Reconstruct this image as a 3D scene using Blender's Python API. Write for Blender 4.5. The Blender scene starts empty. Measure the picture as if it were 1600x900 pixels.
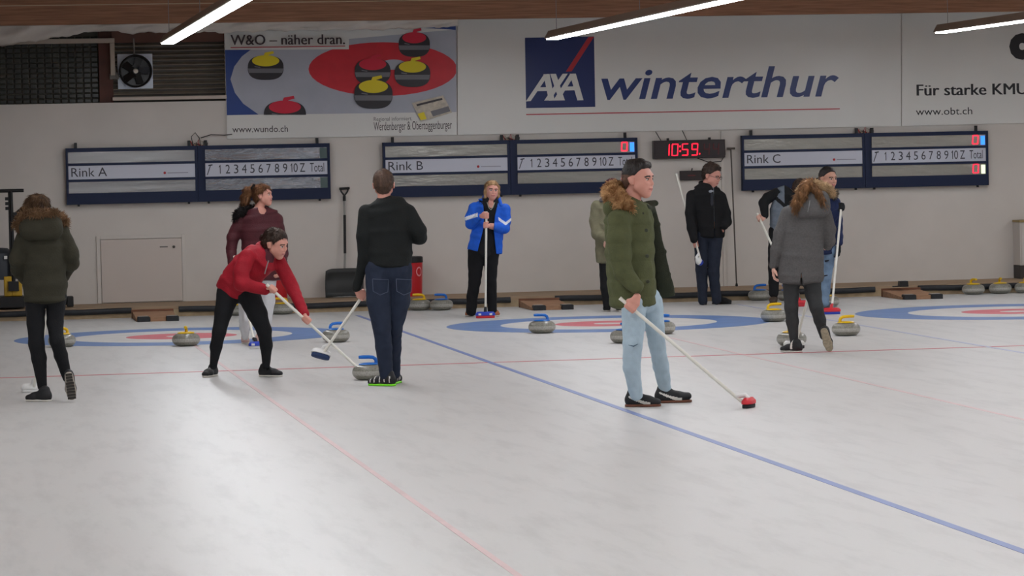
# A curling hall: three sheets of ice, eleven people, scoreboards and banners on the back wall.
import bpy, math, random
import numpy as np
from mathutils import Vector, Matrix

SC = bpy.context.scene
COL = SC.collection
PI = math.pi
R = math.radians

# ---------------------------------------------------------------- camera, world, exposure
F, CAMH = 5173.04, 1.87935
RGT = np.array([0.98562598, -0.16761373, -0.02114368])
UPV = np.array([0.02737097, 0.03492962, 0.99901489])
FWD = np.array([0.16671008, 0.98523376, -0.03901529])
CAM = np.array([0, 0, CAMH])

cam_data = bpy.data.cameras.new('camera')
cam = bpy.data.objects.new('camera', cam_data)
COL.objects.link(cam)
cam_data.sensor_width = 36.0
cam_data.lens = 36.0 * F / 1600.0
cam_data.clip_end = 200
cam_data.clip_start = 0.1
M = Matrix.Identity(4)
for i in range(3):
    M[i][0], M[i][1], M[i][2], M[i][3] = RGT[i], UPV[i], -FWD[i], CAM[i]
cam.matrix_world = M
SC.camera = cam

world = bpy.data.worlds.new('hall_daylight')
SC.world = world
world.use_nodes = True
bg = world.node_tree.nodes['Background']
bg.inputs['Color'].default_value = (0.80, 0.88, 1.0, 1)
bg.inputs['Strength'].default_value = WORLD_STRENGTH = 0.22
TUBE_STRENGTH = 28.5
SC.view_settings.view_transform = 'Standard'
SC.view_settings.look = 'None'
SC.view_settings.exposure = 0.0
SC.view_settings.gamma = 1.0
SC.view_settings.use_curve_mapping = False
SC.cycles.max_bounces = 6
SC.cycles.diffuse_bounces = 3
SC.cycles.glossy_bounces = 3
SC.cycles.sample_clamp_indirect = 4.0
SC.cycles.caustics_reflective = False
SC.cycles.use_denoising = True

# ---------------------------------------------------------------- where a point of the photograph stands in the hall
def ray(px, py):
    return FWD + RGT * (px - 800) / F - UPV * (py - 450) / F

def at(px, py, Y):                       # on the vertical plane at depth Y
    d = ray(px, py)
    return CAM + d * (Y / d[1])

def ice(px, py, z=0.0):                  # on the horizontal plane at height z
    d = ray(px, py)
    return CAM + d * ((z - CAMH) / d[2])

YT = 36.5826                             # the tee line
SHEETS = (2.4812, 7.2867, 12.0523)       # centre lines of the three sheets
YW = 42.80                               # back wall
YK = 41.45                               # front of the raised walkway
ZK = 0.13

# ---------------------------------------------------------------- materials
def lin(c):
    c = c / 255.0
    return c / 12.92 if c <= 0.04045 else ((c + 0.055) / 1.055) ** 2.4

def rgb(c):
    return (lin(c[0]), lin(c[1]), lin(c[2]), 1.0)

MATS = {}
def mat(name, c, rough=0.6, metal=0.0, spec=0.4, noise=0.0, nscale=20.0, bump=0.0, bscale=60.0, emit=None, estr=0.0, coat=0.0, c2=None, stretch=None):
    if name in MATS:
        return MATS[name]
    m = bpy.data.materials.new(name)
    m.use_nodes = True
    nt = m.node_tree
    b = nt.nodes['Principled BSDF']
    b.inputs['Base Color'].default_value = rgb(c)
    b.inputs['Roughness'].default_value = rough
    b.inputs['Metallic'].default_value = metal
    b.inputs['Specular IOR Level'].default_value = spec
    b.inputs['Coat Weight'].default_value = coat
    if noise > 0 or bump > 0:
        tc = nt.nodes.new('ShaderNodeTexCoord')
        src = tc.outputs['Object']
        if stretch:
            mp = nt.nodes.new('ShaderNodeMapping')
            mp.inputs['Scale'].default_value = stretch
            nt.links.new(src, mp.inputs['Vector'])
            src = mp.outputs['Vector']
    if noise > 0:
        n = nt.nodes.new('ShaderNodeTexNoise')
        n.inputs['Scale'].default_value = nscale
        n.inputs['Detail'].default_value = 5
        nt.links.new(src, n.inputs['Vector'])
        mx = nt.nodes.new('ShaderNodeMix')
        mx.data_type = 'RGBA'
        a = rgb(c)
        if c2:
            z = rgb(c2)
        else:
            z = tuple(min(1, v * (1 - noise)) for v in a[:3]) + (1,)
        mx.inputs['A'].default_value = a
        mx.inputs['B'].default_value = z
        rp = nt.nodes.new('ShaderNodeMapRange')
        rp.inputs['From Min'].default_value = 0.35
        rp.inputs['From Max'].default_value = 0.65
        nt.links.new(n.outputs['Fac'], rp.inputs['Value'])
        nt.links.new(rp.outputs['Result'], mx.inputs['Factor'])
        nt.links.new(mx.outputs['Result'], b.inputs['Base Color'])
    if bump > 0:
        n2 = nt.nodes.new('ShaderNodeTexNoise')
        n2.inputs['Scale'].default_value = bscale
        n2.inputs['Detail'].default_value = 4
        nt.links.new(src, n2.inputs['Vector'])
        bp = nt.nodes.new('ShaderNodeBump')
        bp.inputs['Strength'].default_value = bump
        bp.inputs['Distance'].default_value = 0.02
        nt.links.new(n2.outputs['Fac'], bp.inputs['Height'])
        nt.links.new(bp.outputs['Normal'], b.inputs['Normal'])
    if emit:
        b.inputs['Emission Color'].default_value = rgb(emit)
        b.inputs['Emission Strength'].default_value = estr
    MATS[name] = m
    return m

def ice_material():
    m = bpy.data.materials.new('ice_surface')
    m.use_nodes = True
    nt = m.node_tree
    b = nt.nodes['Principled BSDF']
    tc = nt.nodes.new('ShaderNodeTexCoord')
    mp = nt.nodes.new('ShaderNodeMapping')
    mp.inputs['Scale'].default_value = (2.2, 0.35, 1)
    nt.links.new(tc.outputs['Object'], mp.inputs['Vector'])
    n = nt.nodes.new('ShaderNodeTexNoise')
    n.inputs['Scale'].default_value = 2.5
    n.inputs['Detail'].default_value = 8
    n.inputs['Roughness'].default_value = 0.65
    nt.links.new(mp.outputs['Vector'], n.inputs['Vector'])
    cr = nt.nodes.new('ShaderNodeValToRGB')
    cr.color_ramp.elements[0].position = 0.34
    cr.color_ramp.elements[0].color = rgb((190, 189, 187))
    cr.color_ramp.elements[1].position = 0.52
    cr.color_ramp.elements[1].color = rgb((201, 200, 198))
    nt.links.new(n.outputs['Fac'], cr.inputs['Fac'])
    nt.links.new(cr.outputs['Color'], b.inputs['Base Color'])
    b.inputs['Roughness'].default_value = 0.40
    b.inputs['Specular IOR Level'].default_value = 0.30
    n2 = nt.nodes.new('ShaderNodeTexNoise')
    n2.inputs['Scale'].default_value = 30
    nt.links.new(tc.outputs['Object'], n2.inputs['Vector'])
    bp = nt.nodes.new('ShaderNodeBump')
    bp.inputs['Strength'].default_value = 0.10
    bp.inputs['Distance'].default_value = 0.005
    nt.links.new(n2.outputs['Fac'], bp.inputs['Height'])
    nt.links.new(bp.outputs['Normal'], b.inputs['Normal'])
    return m

def mark_material(name, c):
    m = mat(name, c, rough=0.40, spec=0.30, noise=0.12, nscale=3)
    return m

# ---------------------------------------------------------------- mesh building
class MB:
    def __init__(s):
        s.v, s.f, s.m, s.n = [], [], [], 0
    def add(s, vs, fs, mi=0, xf=None):
        b = len(s.v)
        for p in vs:
            p = Vector(p)
            s.v.append(tuple(xf @ p) if xf is not None else tuple(p))
        for f in fs:
            s.f.append([b + i for i in f])
            s.m.append(mi)
        return s
    def box(s, lo, hi, mi=0, xf=None):
        x0, y0, z0 = lo
        x1, y1, z1 = hi
        vs = [(x0, y0, z0), (x1, y0, z0), (x1, y1, z0), (x0, y1, z0), (x0, y0, z1), (x1, y0, z1), (x1, y1, z1), (x0, y1, z1)]
        fs = [(3, 2, 1, 0), (4, 5, 6, 7), (0, 1, 5, 4), (1, 2, 6, 5), (2, 3, 7, 6), (3, 0, 4, 7)]
        return s.add(vs, fs, mi, xf)
    def lathe(s, prof, seg=32, mi=0, xf=None, mis=None):
        vs, fs = [], []
        for r, z in prof:
            for k in range(seg):
                a = 2 * PI * k / seg
                vs.append((r * math.cos(a), r * math.sin(a), z))
        b = len(s.v)
        s.add(vs, [], mi, xf)
        for i in range(len(prof) - 1):
            for k in range(seg):
                k2 = (k + 1) % seg
                s.f.append([b + i * seg + k, b + i * seg + k2, b + (i + 1) * seg + k2, b + (i + 1) * seg + k])
                s.m.append(mis[i] if mis else mi)
        s.f.append([b + k for k in range(seg)][::-1]); s.m.append(mis[0] if mis else mi)
        e = b + (len(prof) - 1) * seg
        s.f.append([e + k for k in range(seg)]); s.m.append(mis[-1] if mis else mi)
        return s
    def tube(s, pts, r, seg=10, mi=0, flat=1.0, xf=None):
        pts = [Vector(p) for p in pts]
        rs = r if isinstance(r, (list, tuple)) else [r] * len(pts)
        vs, fs = [], []
        prev = None
        for i, p in enumerate(pts):
            t = (pts[min(i + 1, len(pts) - 1)] - pts[max(i - 1, 0)]).normalized()
            ref = prev if prev is not None else (Vector((0, 0, 1)) if abs(t.z) < 0.9 else Vector((1, 0, 0)))
            u = (ref - t * ref.dot(t)).normalized()
            w = t.cross(u)
            prev = u
            for k in range(seg):
                a = 2 * PI * k / seg
                vs.append(p + u * (rs[i] * math.cos(a)) + w * (rs[i] * flat * math.sin(a)))
        for i in range(len(pts) - 1):
            for k in range(seg):
                k2 = (k + 1) % seg
                fs.append((i * seg + k, i * seg + k2, (i + 1) * seg + k2, (i + 1) * seg + k))
        fs.append(tuple(range(seg))[::-1])
        e = (len(pts) - 1) * seg
        fs.append(tuple(e + k for k in range(seg)))
        return s.add(vs, fs, mi, xf)
    def prism(s, poly, y0, y1, mi=0, xf=None):      # poly in x,z, extruded along y
        n = len(poly)
        vs = [(x, y0, z) for x, z in poly] + [(x, y1, z) for x, z in poly]
        fs = [tuple(range(n)), tuple(range(2 * n - 1, n - 1, -1))]
        fs += [(i, i + n, (i + 1) % n + n, (i + 1) % n) for i in range(n)]
        return s.add(vs, fs, mi, xf)
    def build(s, name, mats, parent=None, bevel=0.0, smooth=None, segs=2):
        me = bpy.data.meshes.new(name)
        me.from_pydata([tuple(v) for v in s.v], [], s.f)
        if not isinstance(mats, (list, tuple)):
            mats = [mats]
        for m in mats:
            me.materials.append(m)
        me.polygons.foreach_set('material_index', s.m)
        import bmesh
        bm = bmesh.new(); bm.from_mesh(me)
        bmesh.ops.recalc_face_normals(bm, faces=bm.faces)
        bm.to_mesh(me); bm.free()
        if smooth is not None:
            me.polygons.foreach_set('use_smooth', [True] * len(me.polygons))
            me.set_sharp_from_angle(angle=R(smooth))
        me.update()
        o = bpy.data.objects.new(name, me)
        COL.objects.link(o)
        if parent is not None:
            o.parent = parent
        if bevel > 0:
            md = o.modifiers.new('bevel', 'BEVEL')
            md.width = bevel; md.segments = segs; md.limit_method = 'ANGLE'; md.angle_limit = R(40)
        return o

def empty(name, loc, rz=0.0):
    o = bpy.data.objects.new(name, None)
    COL.objects.link(o)
    o.location = tuple(loc)
    o.rotation_euler = (0, 0, rz)
    o.empty_display_size = 0.1
    return o

def tag(o, label, cat, group=None):
    o['label'] = label
    o['category'] = cat
    if group:
        o['group'] = group
    return o

def struct(o):
    o['kind'] = 'structure'
    return o

def copy_tree(o, parent=None):
    c = o.copy()
    COL.objects.link(c)
    if parent is not None:
        c.parent = parent
    for ch in list(o.children):
        copy_tree(ch, c)
    return c

def text_mesh(body, size, mi=0, shear=0.0, bold=0.0, sx=1.0, depth=0.0015, align='LEFT', spacing=1.0):
    """Lettering as vertices and faces: x to the right, z up, a thin relief in y."""
    cu = bpy.data.curves.new('lettering_curve', 'FONT')
    cu.body = body
    cu.size = size
    cu.shear = shear
    cu.offset = bold
    cu.align_x = align
    cu.space_character = spacing
    cu.resolution_u = 3
    cu.fill_mode = 'BOTH'
    cu.extrude = depth
    o = bpy.data.objects.new('lettering_curve', cu)
    COL.objects.link(o)
    dg = bpy.context.evaluated_depsgraph_get()
    ev = o.evaluated_get(dg)
    me = ev.to_mesh()
    vs = [(v.co.x * sx, -v.co.z, v.co.y) for v in me.vertices]
    fs = [tuple(p.vertices) for p in me.polygons]
    ev.to_mesh_clear()
    bpy.data.objects.remove(o)
    bpy.data.curves.remove(cu)
    return vs, fs

def fit_text(mb, body, x0, z0, x1, cap, y, mi=0, **k):
    """Place a line of lettering with its baseline at z0, capital height cap, stretched to run from x0 to x1."""
    vs, fs = text_mesh(body, 1.0, **k)
    A = np.array(vs)
    ref = np.array(text_mesh('H', 1.0)[0])
    hz = ref[:, 2].max()
    lo, hi = A[:, 0].min(), A[:, 0].max()
    sx = (x1 - x0) / (hi - lo)
    sz = cap / hz
    mb.add([(x0 + (a - lo) * sx, y + b * sz, z0 + c * sz) for a, b, c in vs], fs, mi)
# ================================================================ the setting
M_ICE = ice_material()
M_WALL = mat('cream_wall_paint', (213, 207, 200), rough=0.75, noise=0.05, nscale=2.0)
M_CEIL = mat('ceiling_boards', (172, 132, 104), rough=0.8, noise=0.3, nscale=4, stretch=(1, 12, 1))
M_WOOD = mat('brown_beam_wood', (172, 126, 98), rough=0.65, noise=0.35, nscale=3, stretch=(0.6, 6, 14), bump=0.1)
M_BATTEN = mat('pale_batten', (200, 180, 150), rough=0.6)
M_WALK = mat('worn_walkway_boards', (170, 146, 120), rough=0.8, noise=0.25, nscale=3, stretch=(0.5, 5, 5))
M_TAN = mat('sandy_kick_edge', (182, 160, 128), rough=0.85, noise=0.25, nscale=8)
M_RUBBER = mat('black_rubber', (38, 40, 44), rough=0.6, noise=0.3, nscale=12)
M_BLACK = mat('black_plastic', (22, 22, 24), rough=0.45)
M_WHITE = mat('white_plastic', (225, 225, 222), rough=0.4)
M_GREY = mat('grey_metal', (150, 150, 150), rough=0.4, metal=0.6)
M_RINGB = mark_material('blue_ice_paint', (106, 136, 186))
M_RINGW = mark_material('white_ice_paint', (212, 210, 207))
M_RINGR = mark_material('red_ice_paint', (212, 112, 122))
M_LINER = mark_material('red_line_paint', (200, 92, 104))
M_LINEB = mark_material('blue_line_paint', (120, 138, 190))
M_LINEP = mark_material('faded_red_line_paint', (216, 190, 190))
M_LINEQ = mark_material('faded_blue_line_paint', (178, 184, 208))

XL, XR, Y0 = -5.6, 21.0, -3.0
fl = struct(MB().box((XL, Y0, -0.15), (XR, YK, 0)).build('floor', M_ICE))

def ring(name, x, r0, r1, z, m):
    b = MB()
    n = 128
    vs = []
    for rr, zz in ((r0, 0), (r1, 0), (r1, z), (r0, z)):
        vs += [(x + rr * math.cos(2 * PI * k / n), YT + rr * math.sin(2 * PI * k / n), zz) for k in range(n)]
    fs = [(2 * n + k, 2 * n + (k + 1) % n, 3 * n + (k + 1) % n, 3 * n + k) for k in range(n)]
    fs += [(n + k, n + (k + 1) % n, 2 * n + (k + 1) % n, 2 * n + k) for k in range(n)]
    fs += [(3 * n + k, 3 * n + (k + 1) % n, (k + 1) % n, k) for k in range(n)]
    b.add(vs, fs)
    return b.build(name, m, fl)

for X in SHEETS:
    ring('blue_ring', X, 1.22, 1.83, 0.0012, M_RINGB)
    ring('white_ring', X, 0.61, 1.22, 0.0010, M_RINGW)
    ring('red_ring', X, 0.17, 0.61, 0.0012, M_RINGR)
    ring('button', X, 0.001, 0.17, 0.0010, M_RINGW)
def mark(name, x0, x1, y0, y1, m, z=0.0016):
    return MB().box((x0, y0, 0), (x1, y1, z)).build(name, m, fl)
YH = YT - 6.40
mark('hog_line', XL, XR, YH - 0.035, YH + 0.035, M_LINER)
mark('side_line', 4.8889 - 0.028, 4.8889 + 0.028, Y0, YT + 3.7, M_LINEB, 0.0019)
mark('side_line', 9.6719 - 0.022, 9.6719 + 0.022, Y0, YT + 3.7, M_LINEQ, 0.0019)
mark('centre_line', SHEETS[0] - 0.018, SHEETS[0] + 0.018, Y0, YT - 1.83, M_LINEP, 0.0014)
mark('centre_line', SHEETS[1] - 0.018, SHEETS[1] + 0.018, Y0, YT - 1.83, M_LINEP, 0.0014)

# raised walkway behind the ice
wk = struct(MB().box((XL, YK, -0.15), (XR, YW + 0.2, ZK)).build('floor_walkway', M_WALK))
MB().box((XL, YK - 0.03, 0), (XR, YK - 0.001, 0.085)).build('kick_edge', M_TAN, wk)

# walls: the back wall stands with a gap where the two windows sit
pw = lambda x, y: at(x, y, YW)
WZ0 = pw(150, 161)[2]
WX1 = pw(353, 110)[0]
wb = MB()
wb.box((XL, YW, 0), (XR, YW + 0.25, WZ0))
wb.box((WX1, YW, WZ0), (XR, YW + 0.25, 4.3))
wb.box((XL, YW, 3.62), (WX1, YW + 0.25, 4.3))
struct(wb.build('wall_back', M_WALL))
struct(MB().box((XL - 0.2, Y0, -0.15), (XL, YW + 0.25, 4.3)).build('wall_left', M_WALL))
struct(MB().box((XR, Y0, -0.15), (XR + 0.2, YW + 0.25, 4.3)).build('wall_right', M_WALL))
struct(MB().box((XL - 0.2, Y0, 4.3), (XR + 0.2, YW + 0.25, 4.45)).build('ceiling', M_CEIL))

# windows: dark glass bricks on the left, a louvred pane on the right, brown post between
M_GLASSB = mat('dark_glass_brick', (50, 51, 45), rough=0.25, noise=0.4, nscale=6)
M_JOINT = mat('window_joint', (92, 88, 78), rough=0.7)
M_LOUV = mat('dusty_louvre', (158, 148, 132), rough=0.5, noise=0.3, nscale=5)
M_POST = mat('dark_red_post', (92, 52, 40), rough=0.6, noise=0.3, nscale=5)
wx0, wx1 = XL, pw(155, 120)[0]
wz1 = 3.62
w1 = struct(MB().box((wx0, YW + 0.16, WZ0), (wx1, YW + 0.2, wz1)).build('window_1', M_JOINT))
b = MB()
bs = 0.098
nx = int((wx1 - wx0) / bs)
for i in range(nx):
    x = wx1 - (i + 1) * bs
    if x < -3.0:
        break
    for k in range(int((wz1 - WZ0) / 0.066)):
        z = WZ0 + k * 0.066
        b.box((x + 0.007, YW + 0.12, z + 0.006), (x + bs - 0.007, YW + 0.165, z + 0.060))
b.build('pane', M_GLASSB, w1, bevel=0.008)
w2x0 = pw(176, 120)[0]
w2 = struct(MB().box((w2x0, YW + 0.2, WZ0), (WX1, YW + 0.24, wz1)).build('window_2', mat('window_dark', (84, 78, 70), rough=0.4)))
b = MB()
zz = WZ0 + 0.03
while zz < wz1 - 0.06:
    xf = Matrix.Translation((0, YW + 0.14, zz + 0.03)) @ Matrix.Rotation(R(28), 4, 'X')
    b.box((w2x0, -0.035, -0.004), (WX1, 0.035, 0.004), 0, xf)
    zz += 0.062
b.build('louvre', M_LOUV, w2)
struct(MB().box((pw(155, 120)[0], YW + 0.06, WZ0), (pw(177, 120)[0], YW + 0.22, wz1)).build('trim_1', M_POST, None, bevel=0.005))
a0, a1 = pw(176, 155), pw(352, 150)
s_ = struct(MB().box((a0[0], YW - 0.03, a0[2] - 0.02), (WX1, YW + 0.1, a0[2] + 0.025)).build('trim_2', mat('pale_sill_paint', (196, 184, 172), rough=0.6), None, bevel=0.004))
# header over the windows
hz = pw(250, 66)[2]
struct(MB().box((w2x0, YW + 0.02, hz), (WX1, YW + 0.12, 3.9)).build('trim_3', mat('brown_window_header', (98, 66, 54), rough=0.7), None))

# white duct running along and down beside the windows
b = MB()
p1, p2, p3 = at(60, 65, YW - 0.05), at(179, 63, YW - 0.05), at(179, 118, YW - 0.05)
b.box((-0.5, YW - 0.06, p1[2] - 0.03), (p2[0], YW + 0.03, p1[2] + 0.03))
b.box((p2[0] - 0.06, YW - 0.055, p3[2]), (p2[0] - 0.002, YW + 0.03, p1[2] - 0.032))
tag(b.build('cable_duct', mat('pale_duct', (176, 164, 150), rough=0.6), None, bevel=0.004), 'pale rectangular cable duct bent down beside the round wall fan', 'duct')

# wall fan in its white mounting plate
fc = at(212, 111, YW - 0.05)
fan = tag(empty('wall_fan', (fc[0], YW + 0.06, fc[2])), 'black round ventilator fan on a white square plate in the window', 'fan')
b = MB()
b.box((-0.225, 0.0, -0.225), (0.225, 0.03, 0.225))
b.build('mounting_plate', mat('bluish_white_plate', (226, 236, 248), rough=0.5), fan, bevel=0.006)
xf = Matrix.Rotation(R(90), 4, 'X')
b = MB()
b.lathe([(0.205, -0.005), (0.212, 0.05), (0.212, 0.14), (0.2, 0.15), (0.188, 0.14), (0.186, 0.02), (0.05, 0.012)], 48, 0, xf)
b.build('housing', mat('fan_black', (20, 20, 22), rough=0.35), fan, smooth=40)
b = MB()
for k in range(5):
    a = 2 * PI * k / 5
    pts = [(0.04, 0.07), (0.07, 0.05), (0.17, 0.055), (0.18, 0.02), (0.16, -0.045), (0.04, -0.035)]
    rot = Matrix.Rotation(a, 4, 'Y') @ Matrix.Translation((0, -0.07, 0)) @ Matrix.Rotation(R(18), 4, 'X')
    b.prism(pts, -0.003, 0.003, 0, rot)
b.build('fan_blade', mat('fan_blade_grey', (24, 24, 26), rough=0.3), fan, smooth=40)
MB().lathe([(0.001, 0.118), (0.03, 0.112), (0.035, 0.1), (0.035, 0.03)], 20, 0, xf).build('hub', mat('fan_hub', (190, 185, 175), rough=0.3, metal=0.5), fan, smooth=40)
b = MB()
b.box((-0.33, -0.05, -0.10), (-0.215, -0.01, -0.03))
b.tube([(-0.215, -0.06, -0.08), (-0.26, -0.07, -0.02), (-0.27, -0.07, 0.06)], 0.02)
MB().tube([(-0.01, -0.06, 0.2), (-0.015, -0.08, 0.42)], 0.012).build('conduit', mat('dull_grey_bracket', (120, 114, 108), rough=0.6), fan)
b.build('bracket', mat('dull_grey_bracket', (120, 114, 108), rough=0.6), fan, bevel=0.003)

# the ceiling beam along the back of the hall
YB = 42.35
zb = at(640, 31, YB)[2]
zj = at(640, 1, YB)[2]
bm_ = struct(empty('beam', (0, YB, zb)))
MB().box((XL, 0, 0), (XR, 0.12, zj - zb - 0.006)).build('lower_plank', M_WOOD, bm_, bevel=0.004)
MB().box((XL, -0.004, zj - zb - 0.006), (XR, 0.10, zj - zb + 0.006)).build('batten', M_BATTEN, bm_)
MB().box((XL, 0, zj - zb + 0.006), (XR, 0.12, 4.3 - zb)).build('upper_plank', M_WOOD, bm_, bevel=0.004)

# white film stapled under the beam, hanging lower on the left
M_FILM = mat('white_plastic_film', (214, 208, 200), rough=0.3, noise=0.12, nscale=4, bump=0.4, bscale=5)
rng = random.Random(4)
b = MB()
cols = []
low = [(-160, 90), (0, 72), (40, 66), (100, 57), (160, 47), (200, 52), (260, 50), (350, 51), (420, 48), (520, 47), (600, 46), (716, 41)]
N, K = 150, 9
for i in range(N + 1):
    px = -160 + (716 + 160) * i / N
    ly = np.interp(px, [q[0] for q in low], [q[1] for q in low]) + 1.2 * math.sin(px * 0.13) + 0.8 * math.sin(px * 0.37)
    hy = 43 - px * 0.0168
    top = at(px, hy - 4, YB + 0.17)
    bot = at(px, ly, YB + 0.26)
    for k in range(K + 1):
        t = k / K
        y = top[1] * (1 - t) + bot[1] * t
        y += 0.03 * math.sin(t * PI) * (math.sin(px * 0.09 + t * 4) + math.sin(px * 0.031 - 2 * t)) - 0.05 * math.sin(t * PI) * max(0, 1 - px / 220)
        cols.append((top[0] * (1 - t) + bot[0] * t, y, top[2] * (1 - t) + bot[2] * t))
fs = [(i * (K + 1) + k, (i + 1) * (K + 1) + k, (i + 1) * (K + 1) + k + 1, i * (K + 1) + k + 1) for i in range(N) for k in range(K)]
b.add(cols, fs)
o = b.build('plastic_film', M_FILM, None, smooth=60)
md = o.modifiers.new('thickness', 'SOLIDIFY'); md.thickness = 0.004
tag(o, 'crumpled white plastic film hanging below the wooden beam at the left', 'plastic sheet')

# hatch door
dx0, dz1 = pw(157, 375)[0], pw(157, 375)[2]
dx1 = pw(283, 375)[0]
dr = struct(empty('door_1', (dx0, YW, ZK)))
M_DOOR = mat('hatch_door_paint', (206, 196, 188), rough=0.6)
W_, H_ = dx1 - dx0, dz1 - ZK
b = MB()
for lo, hi in (((-0.055, -0.02, 0), (-0.006, 0, H_ + 0.05)), ((W_ + 0.006, -0.02, 0), (W_ + 0.05, 0, H_ + 0.05)), ((-0.006, -0.02, H_ + 0.006), (W_ + 0.006, 0, H_ + 0.05))):
    b.box(lo, hi)
b.build('frame', M_WALL, dr, bevel=0.003)
MB().box((0, -0.026, 0.01), (W_, -0.002, H_)).build('leaf', M_DOOR, dr, bevel=0.004)
MB().box((W_ * 0.73, -0.03, H_ - 0.115), (W_ * 0.83, -0.025, H_ - 0.10)).build('name_plate', mat('plate_grey', (110, 105, 100), rough=0.4), dr)
MB().lathe([(0.001, 0.012), (0.018, 0.01), (0.018, -0.01)], 16, 0, Matrix.Translation((W_ * 0.905, -0.026, H_ - 0.11)) @ Matrix.Rotation(R(90), 4, 'X')).build('lock', mat('lock_dark', (70, 66, 62), rough=0.4, metal=0.6), dr)
# slim vertical conduit right of the clock
cx = pw(1130, 300)
struct(MB().box((cx[0] - 0.02, YW - 0.015, ZK), (cx[0] + 0.02, YW + 0.01, pw(1130, 205)[2])).build('trim_4', M_WALL, None, bevel=0.004))

# ================================================================ lamps
M_TUBE = mat('lamp_diffuser', (255, 255, 255), emit=(246, 250, 255), estr=TUBE_STRENGTH)
M_HOUS = mat('lamp_housing', (150, 140, 130), rough=0.5)
YL = 40.6
LAMPX = []
def lamp(px, py, label):
    p = at(px, py, YL) if px is not None else None
    return p
LP = [at(262, 69, YL), at(863, 62, YL), at(1470, 52, YL)]
LZ = sum(p[2] for p in LP) / 3
names = ['leftmost hanging strip lamp, ending above the louvred window and round fan',
         'middle hanging strip lamp, ending in front of the blue square logo',
         'right hanging strip lamp, ending beside the large black letter o']
xs = [p[0] for p in LP] + [LP[2][0] + 4.75, LP[0][0] - 4.75]  # last row, unseen at the left, is added to brighten the near ice
zs = [p[2] for p in LP] + [LP[2][2], LP[0][2]]
for i, (x, z) in enumerate(zip(xs, zs)):
    t = empty('ceiling_light', (x, YL if i < 4 else 27.0, z))
    LEN = 37.5 if i < 4 else 24.0
    MB().prism([(-0.075, 0.0), (0.075, 0.0), (0.075, 0.012), (-0.075, 0.012)], -LEN, -0.01).build('diffuser', M_TUBE, t)
    b = MB()
    b.prism([(-0.095, 0.013), (0.095, 0.013), (0.1, 0.025), (0.05, 0.11), (-0.05, 0.11), (-0.1, 0.025)], -LEN, 0)
    b.build('housing', M_HOUS, t)
    for k in range(8 if i < 4 else 5):
        yy = -0.3 - k * 5.0
        MB().tube([(0, yy, 0.1), (0, yy, 4.3 - z)], 0.004, 6).build('hanging_wire', M_GREY, t)
    tag(t, (names + ['hanging strip lamp over the next sheet beyond the right edge', 'added unseen strip lamp beyond the left edge, brightening the near ice'])[i], 'lamp', 'strip lamps under the ceiling')
# ================================================================ banners
M_BANW = mat('white_banner_vinyl', (221, 221, 217), rough=0.35, noise=0.03, nscale=1.5)
M_NAVY = mat('logo_navy', (22, 42, 98), rough=0.35)
M_LRED = mat('logo_red', (176, 40, 52), rough=0.4)
M_INK = mat('black_ink', (30, 30, 34), rough=0.4)
M_GREYINK = mat('grey_ink', (104, 102, 104), rough=0.5)
YN = YW - 0.02
pn = lambda x, y: at(x, y, YN)

def banner(name, c0, c1, c2, c3, label, cat='banner'):
    """corners tl, tr, br, bl in the photograph -> Empty at the bottom left plus a printed sheet"""
    bl = pn(*c3)
    root = empty(name, (bl[0], YN, bl[2]))
    q = [pn(*c) - np.array([bl[0], YN, bl[2]]) for c in (c3, c2, c1, c0)]
    poly = [(p[0], p[2]) for p in q]
    MB().prism(poly, -0.004, 0.004).build('printed_sheet', M_BANW, root)
    tag(root, label, cat)
    loc = lambda x, y: (pn(x, y)[0] - bl[0], pn(x, y)[2] - bl[2])
    return root, loc

# --- banner with the curling stones
ROOT, L = banner('stone_banner', (350, 40), (712, 34), (714, 211), (355, 217), 'advertising banner with curling stones on red and white ice, above Rink A')
M_PB = mat('print_blue', (38, 68, 136), rough=0.4)
M_PI = mat('print_ice', (176, 180, 192), rough=0.4, noise=0.08, nscale=3)
M_PR = mat('print_red', (204, 36, 52), rough=0.4, noise=0.1, nscale=6)
M_PK = mat('print_black', (40, 38, 44), rough=0.35)
M_PG = mat('print_grey', (112, 112, 118), rough=0.4)
M_PY = mat('print_yellow', (226, 206, 30), rough=0.4)
M_PC = mat('print_crimson', (206, 30, 60), rough=0.4)
M_PN = mat('print_newspaper', (206, 198, 182), rough=0.5, noise=0.3, nscale=18)
pts = lambda seq: [L(*q) for q in seq]
def ell(cx, cy, rx, ry, a0=0, a1=360, n=40):
    return [(cx + rx * math.cos(R(a0 + (a1 - a0) * k / n)), cy + ry * math.sin(R(a0 + (a1 - a0) * k / n))) for k in range(n + (0 if a1 - a0 == 360 else 1))]
def clipx(seq, x0, x1, y0, y1):
    return [(min(max(x, x0), x1), min(max(y, y0), y1)) for x, y in seq]
b = MB()
yl = [-0.004]
def layer(seq, mi, th=0.0007):
    b.prism(pts(seq), yl[0] - th, yl[0], mi)
    yl[0] -= th
layer([(352, 78), (713, 46), (713, 175), (355, 180)], 1)                       # pale ice
layer([(351.5, 78), (394, 76), (378, 88), (366, 104), (360, 124), (367, 145), (380, 162), (404, 179), (354.5, 180)], 0)   # blue ring corner
layer([(662, 44), (712, 41), (712, 47), (690, 45)], 0)
layer(clipx(ell(598, 108, 116, 42), 480, 712.5, 40, 200), 2)
layer(ell(615, 101, 20, 8), 1)
layer([(351, 49), (545, 47), (545, 77), (352, 78)], 4)                        # title strip
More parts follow.
